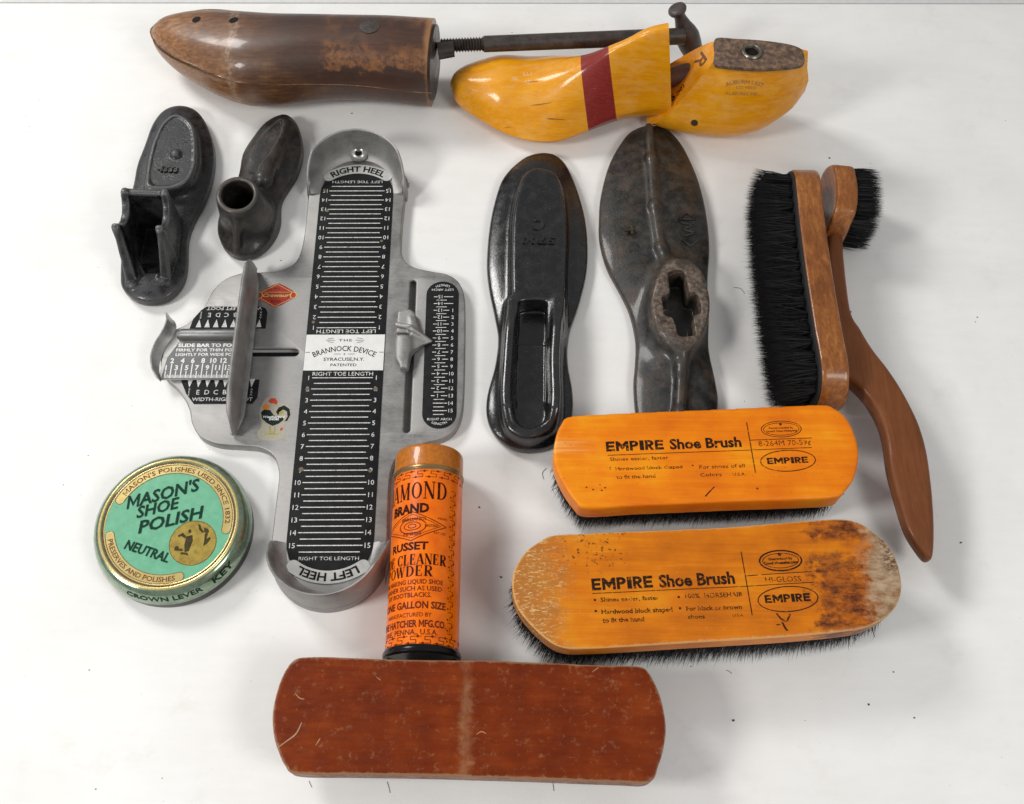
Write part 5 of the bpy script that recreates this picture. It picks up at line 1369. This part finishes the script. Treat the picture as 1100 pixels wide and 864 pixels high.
tl(sm, "Shines easier, faster", 655, 718, 492.5, 2.3, loc2, bold=.004); tl(sm, "Hardwood block shaped", 661, 733, 502.5, 2.3, loc2, bold=.006); tl(sm, "to fit the hand", 662, 704, 512, 2.5, loc2, bold=.004)
tl(sm, "T", 654, 656.5, 503.5, 2.3, loc2); tl(sm, "\u2022", 743, 745, 500, 2.6, loc2); tl(sm, "For shoes of all", 751, 800, 501, 2.5, loc2, bold=.002); tl(sm, "Colors", 752, 775, 510, 2.3, loc2); tl(sm, "U.S.A.", 787, 801, 509.5, 1.9, loc2)
tl(sm, "8-264M 70-59\u00a2", 814.5, 871, 475.8, 3.6, loc2, bold=-.006)
cx, cy = loc2(846.5, 495); ring2(ln, cx, cy, 16.8, 6.9, .55, rot=.02); block_word(mb, "EMPIRE", cx-12.8, cy+.2, 4.1, 25)
cx, cy = loc2(839.2, 461); ring2(ln, cx, cy, 12.4, 5.4, .45); ring2(ln, cx, cy, 11.0, 4.2, .35); T(sm, "Recommended by", cx, cy+.9, 1.3, 15, bold=.01); T(sm, "Good Housekeeping", cx, cy-1.2, 1.4, 19, bold=.02); disc2(sm, cx, cy+3.2, .8, 8)
pline(sm, [loc2(757.5, 533.5), loc2(762, 528.5), loc2(767.5, 523)], .7); disc2(sm, *loc2(813.5, 525), .7, 8)
for p in ((650, 524), (646.5, 527), (637, 526), (630, 523.5), (644.5, 521)): disc2(sm, *loc2(*p), .55, 6)
for _ in g: pass

# --- the lower, longer orange brush
OB = [(550, 630), (551.5, 614), (558, 601), (567, 590), (578, 582), (594, 574.5), (625, 573), (660, 571), (720, 568.8), (780, 566), (852, 560.2), (900, 557), (922, 560.5), (938, 570), (953, 583), (964, 602), (969.5, 627), (966, 646), (956, 660), (942, 669), (920, 676.5), (860, 683), (800, 687), (740, 690.5), (670, 695), (625, 697), (606, 696), (590, 689), (570, 671), (555, 651)]
t, blk, c = palm_brush('shoe_brush', 'orange printed shoe brush with dark stains and rubbed pale ends, the longer one', OB, 46, 16, varnish('worn_orange_varnish', wear=1, cols=((.42, .10, .0), (.62, .165, .0), (.74, .28, .004))), 4.5, 8.0, 'orange printed shoe brushes', seed=5, crown=1.0, dens=13000, concave=0)
X_, Y_ = frame((636, 637.5), (874, 625.5), 46); O_ = W(801, 630.5, 46)
def loc2(px, py, z=46):
    p = np.array(W(px, py, z))-np.array(O_); return float(p@X_), float(p@Y_)
g = brush_print(blk, t, O_, X_, Y_, 46, 'b'); mb, sm, ln = next(g)
empire_layout(mb, sm, ln, loc2, ((635.5, 627), (789, 621.5), 7.0), [(636, 637.7), (801, 630), (874, 625.5)], [(818, 617.5), (872, 614)], [(796, 592.5), (808, 661)], 0, 0)
pline(ln, [loc2(800.5, 619), loc2(814, 617.8)], .5)
tl(sm, "Shines easier, faster", 645, 708, 643.2, 2.4, loc2, bold=.012); tl(sm, "Hardwood block shaped", 646, 722.5, 656, 2.6, loc2, bold=.02); tl(sm, "to fit the hand", 647, 692, 665.8, 2.6, loc2, bold=.02)
tl(sm, "100%  HORSEHAIR", 736, 798, 639.5, 2.7, loc2, bold=.01); tl(sm, "For black or brown", 737, 797, 653, 2.5, loc2, bold=.012); tl(sm, "shoes", 739, 757, 662.5, 2.4, loc2, bold=.012); tl(sm, "U.S.A.", 787, 799, 661, 1.4, loc2)
for p in ((639, 644.5), (640, 656.5), (729, 641.5), (730.5, 653.5)): disc2(sm, *loc2(*p), .75, 8)
tl(sm, "HI-GLOSS", 822, 860.5, 622.3, 3.3, loc2, bold=-.002)
cx, cy = loc2(846.5, 643.5); ring2(ln, cx, cy, 17.2, 7.2, .6, rot=.03); block_word(mb, "EMPIRE", cx-13.2, cy+.5, 4.7, 26)
cx, cy = loc2(838.5, 602.3); ring2(ln, cx, cy, 12.2, 6.0, .9); ring2(ln, cx, cy, 10.4, 4.4, .4); T(sm, "Guaranteed by", cx, cy+1.2, 1.5, 14, bold=.03); T(sm, "Good Housekeeping", cx, cy-1.2, 1.7, 20, bold=.04); disc2(sm, cx, cy+3.8, 1.1, 8)
tri = [loc2(837, 661), loc2(847, 661.5), loc2(846, 665)]; pline(sm, [loc2(834, 659), loc2(839, 665), loc2(845, 668), loc2(849, 660)], .9); pline(sm, [loc2(840, 668), loc2(843, 674), loc2(846, 678)], 1.1); pline(sm, [loc2(834, 671.5), loc2(838, 671)], .6)
for _ in g: pass

# --- plain red brown brush in front
m, nt, b = new_mat('red_brown_lacquer'); k = NT(nt); X, Y, Z = k.sep()[0:3]
n = k.noise(k.co((.35, 3.2, 1)), 1.0, 6, .6); n2 = k.noise(k.co((1, 3.0, 1), (0, 0, .1)), 1.2, 5, .75); n3 = k.noise(k.co(), .5, 3)
cc = k.ramp(k.math('ADD', k.math('MULTIPLY', n, .35), k.math('MULTIPLY', n3, .65)), [(.36, (.12, .014, .0)), (.52, (.165, .021, .0)), (.66, (.215, .033, .001))])
cc = k.mix(k.math('MULTIPLY', k.ramp(n2, [(.60, 0), (.80, 1)]), .10), cc, (.24, .08, .03))
geo = k.n('ShaderNodeNewGeometry'); sn = k.n('ShaderNodeSeparateXYZ'); k.link(geo.outputs['Normal'], sn.inputs[0])
pe = k.math('ADD', sn.outputs[2], k.math('MULTIPLY', k.math('SUBTRACT', k.noise(k.co(), 2.5, 5, .7), .5), .45))
cc = k.mix(k.math('MULTIPLY', k.math('MULTIPLY', k.ramp(pe, [(.82, 1), (.97, 0)]), k.ramp(pe, [(.05, .3), (.35, 1)])), .65), cc, (.40, .24, .12))
nx = k.math('MULTIPLY', k.math('SUBTRACT', k.noise(k.co((.5, 1, 1)), 1.3, 4, .7), .5), 14)
wr = k.math('MULTIPLY', k.lin(k.math('ABSOLUTE', k.math('ADD', k.math('SUBTRACT', X, -1.5), nx)), 0, 5.5, 1, 0), k.ramp(k.noise(k.co((1, .5, 1)), 1.4, 4, .7), [(.38, .25), (.6, 1)]))
cc = k.mix(k.math('MULTIPLY', wr, .45), cc, (.36, .19, .09))
k.link(cc, b.inputs['Base Color']); k.link(k.lin(n2, .35, .75, .34, .6), b.inputs['Roughness']); b.inputs['Coat Weight'].default_value = .04; b.inputs['Coat Roughness'].default_value = .25; b.inputs['Specular IOR Level'].default_value = .2; k.bump(k.math('ADD', n2, k.noise(k.co(), 5, 3)), .35, .3, b)
OC = [(318, 707.2), (330, 705.4), (360, 705.6), (423, 708), (480, 709), (525, 709.3), (580, 711.5), (640, 714), (683, 715.2), (694, 718.5), (703, 732), (711, 752), (715.8, 780), (713.5, 803), (708, 822), (698, 840), (660, 840), (566, 836.5), (500, 834.5), (443, 833), (380, 832), (318, 831), (306, 823), (298, 806), (293.5, 790), (292, 767.5), (296, 746), (302, 728), (310, 714)]
t, blk, c = palm_brush('shoe_brush', 'plain red brown wooden backed brush with a pale rubbed band across the middle', OC, 42, 18, m, 9, 1.5, seed=9, crown=.8, dens=2200)
P = smoothloop([W(*p, 42.1) for p in OC], 6); cc_ = P.mean(0)
scm = simple('scratch_pale', (.40, .22, .12), .5)
for pts, w_ in (([(298.5, 803), (308, 796), (318, 788), (324, 776)], .8), ([(317, 745), (322, 750), (327, 751)], .5), ([(339, 801), (344, 793)], .5), ([(512, 789), (517, 786), (522, 788)], .5), ([(404, 727), (409, 731)], .35), ([(636, 722), (643, 717)], .4), ([(309, 823), (311, 827)], .5)):
    sc = MB(); q = smoothloop([W(*p, 42.2) for p in pts], 5, False)
    for i in range(len(q)-1):
        if np.linalg.norm(q[i+1]-q[i]) > .01: seg(sc, *q[i], *q[i+1], w_*(1.15-abs(i/(len(q)-1)-.5)))
    mapped(sc, lambda x, y: (x, y, 42.02+.48*(1-((x-cc_[0])/118)**2)-.48+.1), 'scratch', scm, t)

# --- long handled double brush, lying on its edge
def handled_brush():
    xL, xR = 194.5, 212.5; t = thing('dauber_brush', 'long handled brown wooden brush with black bristles on both sides, lying on edge', 'dauber brush', (205, 80))
    wm = wood('aged_beech', (.12, .036, .007), (.25, .080, .016), (.42, .17, .04), grain=(3, .8, 3), coat=.45, rough=.36, spec=.3, scratch=(.5, .33, .2), scr=.35)
    hm = wood('aged_handle', (.12, .036, .010), (.165, .052, .015), (.21, .072, .022), grain=(5, .35, 5), coat=.12, rough=.42, spec=.25, gl=.8, scratch=(.05, .02, .01), scr=.35)
    ya, yb_ = -13.5, 173.5; zc, hr = 25.0, 24.0
    def blk(X, Y, Z):
        dy = np.abs(Y-(ya+yb_)/2)-((yb_-ya)/2-hr); q = np.sqrt(np.maximum(dy, 0)**2*1.0+(Z-zc)**2)-hr
        q = np.where(dy < 0, np.abs(Z-zc)-hr, q)
        xs = xL+(np.abs(Y-76)/97)**2*-.0; xm = (xL+xR)/2-3.0*(1-((Y-76)/97)**2)+2.0
        a = q+2; b = np.abs(X-xm)-(xR-xL)/2+2
        return np.minimum(np.maximum(a, b), 0)+np.sqrt(np.maximum(a, 0)**2+np.maximum(b, 0)**2)-2
    B = sdf('brush_block', blk, (xL-6, ya-2, 0), (xR+4, yb_+2, 50), 1.0, wm, t, sm=1)
    # bristle tufts of the long face, pointing left
    r2 = np.random.default_rng(4); prs = []
    rows = 5; cols = 18
    for r in range(rows):
        z0 = 8+r*8.6
        for q in range(cols):
            y0 = ya+9+q*(yb_-ya-18)/(cols-1)
            if abs(z0-zc) > 15 and (y0 < ya+16 or y0 > yb_-16): continue
            xb_ = xL-3.0*(1-((y0-76)/97)**2)+1
            for k_ in range(150):
                a_ = r2.uniform(0, 2*math.pi); rr = 2.1*math.sqrt(r2.uniform()); u, v = rr*math.cos(a_), rr*math.sin(a_)
                Lh = 27.5+r2.normal()*1.0+(-2 if y0 < 5 else 0); fan = 3.3
                prs.append(((xb_+1, y0+u, z0+v), (xb_-Lh*r2.uniform(.86, 1.0), y0+u*fan+r2.normal()*1.9-1.5, max(.6, z0+v*fan+r2.normal()*.9))))
    for k_ in range(5200):
        y0 = r2.uniform(ya+8, yb_-8); z0 = r2.uniform(6, 44); dy = max(0, abs(y0-(ya+yb_)/2)-((yb_-ya)/2-hr))
        if dy**2+(z0-zc)**2 > (hr-3)**2: continue
        xb_ = xL-3.0*(1-((y0-76)/97)**2)+1
        prs.append(((xb_, y0, z0), (xb_-27.5*r2.uniform(.8, 1.0), y0+r2.normal()*3-1.5, max(.6, z0*1.08-2+r2.normal()*2))))
    blades(prs, .6, 'bristles', HAIR, t, 1.0)
    # black sheet added behind the tufts, painting the shade between them
    sdf('tuft_shade', lambda X, Y, Z: blk(X+2.2, Y, Z)+1.0, (xL-9, ya-2, 0), (xR, yb_+2, 50), 1.0, simple('tuft_shade_black', (.012, .012, .012), .8), t, sm=1)
    # dauber head on the other side, slightly turned
    dc = np.array(W(900, 215, 26)); ang = -.10
    dx, dy = math.cos(ang), math.sin(ang)
    hc = (229.8, 147.5, 25.0)
    def head(X, Y, Z):
        u = (X-hc[0])*dx+(Y-hc[1])*dy; v = -(X-hc[0])*dy+(Y-hc[1])*dx
        q = np.sqrt(v**2+(Z-hc[2])**2)-29.0+np.zeros_like(X)
        u0 = u+.0055*(v**2)-2
        a = np.maximum(q, np.abs(Z-hc[2])-22)+2.5; b = np.abs(u0)-7.5+2.5
        return np.minimum(np.maximum(a, b), 0)+np.sqrt(np.maximum(a, 0)**2+np.maximum(b, 0)**2)-2.5
    Hd = sdf('dauber_head', head, (hc[0]-18, hc[1]-32, 0), (hc[0]+14, hc[1]+32, 50), 1.0, wm, t, sm=1)
    prs = []
    for r in range(7):
        for q in range(8):
            v0 = -23+q*6.5; z0 = hc[2]-18+r*6.0
            if v0**2+(z0-hc[2])**2 > 27**2: continue
            for k_ in range(80):
                a_ = r2.uniform(0, 2*math.pi); rr = 2.0*math.sqrt(r2.uniform()); a1, a2 = rr*math.cos(a_), rr*math.sin(a_)
                u1, u2 = 4-.0055*v0*v0, 27.5+r2.normal()*.8-.003*v0*v0
                f = lambda u, v: (hc[0]+u*dx-v*dy, hc[1]+u*dy+v*dx)
                p, q_ = f(u1, v0+a1), f(u2, (v0+a1*1.7)*1.02+r2.normal()*.7)
                prs.append(((*p, z0+a2), (*q_, max(.6, z0+a2*1.7+r2.normal()*.7))))
    blades(prs, .5, 'dauber_bristles', HAIR, t, .8)
    # handle: outline traced on its upper face, rounded edges
    zt = 31
    HO = smoothloop(WL([(893, 236), (900, 240), (906.5, 252), (908, 275), (915, 331), (926, 352), (938, 372), (955, 394), (969, 415), (981, 437), (990, 457), (997.5, 482), (1003, 514), (1006.5, 545), (1008, 572), (1007, 594), (1001, 597), (992, 588), (977, 565), (965, 530), (957, 500), (952.5, 469.5), (946, 448), (935, 428), (923, 414), (911, 405), (899, 400), (893, 380), (888, 300)], zt), 5)
    bx = bbox(HO)
    def hnd(X, Y, Z):
        d = poly2(HO, X, Y)
        zm = 22+.0*X; th = 9.0-3.0*np.clip((80-Y)/160, 0, 1)
        top = 31-6*np.clip((-20-Y)/110, 0, 1)**1.5
        f = smax(d, np.maximum(Z-top, (top-2*th)-Z), 5)
        return f
    sdf('handle', hnd, (bx[0], bx[1], 4), (bx[2], bx[3], 34), 1.0, hm, t, sm=1)
handled_brush()

# ================================================================== dust, crumbs and loose hairs on the board
mb = MB()
r3 = np.random.default_rng(11)
spec = [(757, 300, .9), (891, 170, 1.0), (935, 176, .5), (1048, 346, .6), (1032, 583, .9), (982, 771, .9), (788, 774, 1.0), (933, 757, .8), (1050, 341, .7), (913, 335, 1.6), (550, 35, .5), (378, 122, 1.0), (302, 280, .8), (27, 125, .5), (96, 720, .5), (103, 848, .6), (174, 836, .5), (742, 716, .6), (515, 545, .9), (538, 620, .9), (1080, 130, .4), (960, 722, .6)]
for px, py, r in spec+[(r3.uniform(0, 1100), r3.uniform(10, 864), r3.uniform(.15, .4)) for _ in range(60)]:
    x, y = W(px, py, 0); a0 = r3.uniform(0, 6.28); n = 5; top = (x, y, r*.7+.1)
    ring_ = [(x+r*r3.uniform(.5, 1.4)*math.cos(a0+6.283*i/n), y+r*r3.uniform(.4, 1.1)*math.sin(a0+6.283*i/n), .05) for i in range(n)]
    mb.add(ring_+[top], [(i, (i+1) % n, n) for i in range(n)])
hairs = [(332, 839, 335, 846), (416, 840, 419, 852), (594, 841, 595, 850), (658, 839, 662, 844), (587, 503, 584, 515), (788, 309, 800, 316), (476, 658, 481, 646), (602, 702, 595, 714), (780, 720, 786, 724)]
for a, b, c_, d_ in hairs:
    p, q = np.array(W(a, b, 0)), np.array(W(c_, d_, 0)); m_ = (p+q)/2+np.array([-(q-p)[1], (q-p)[0]])*r3.normal()*.12; P = smoothloop([p, m_, q], 5, False)
    V, F = tube_vf([(x, y, .25) for x, y in P], .13, 5); mb.add(V, F)
o = mb.build('table_dust', simple('dust_brown', (.09, .07, .05), .8, var=.5, nscale=1)); o['kind'] = 'stuff'; o['label'] = 'scattered brown crumbs and loose hairs on the white board';
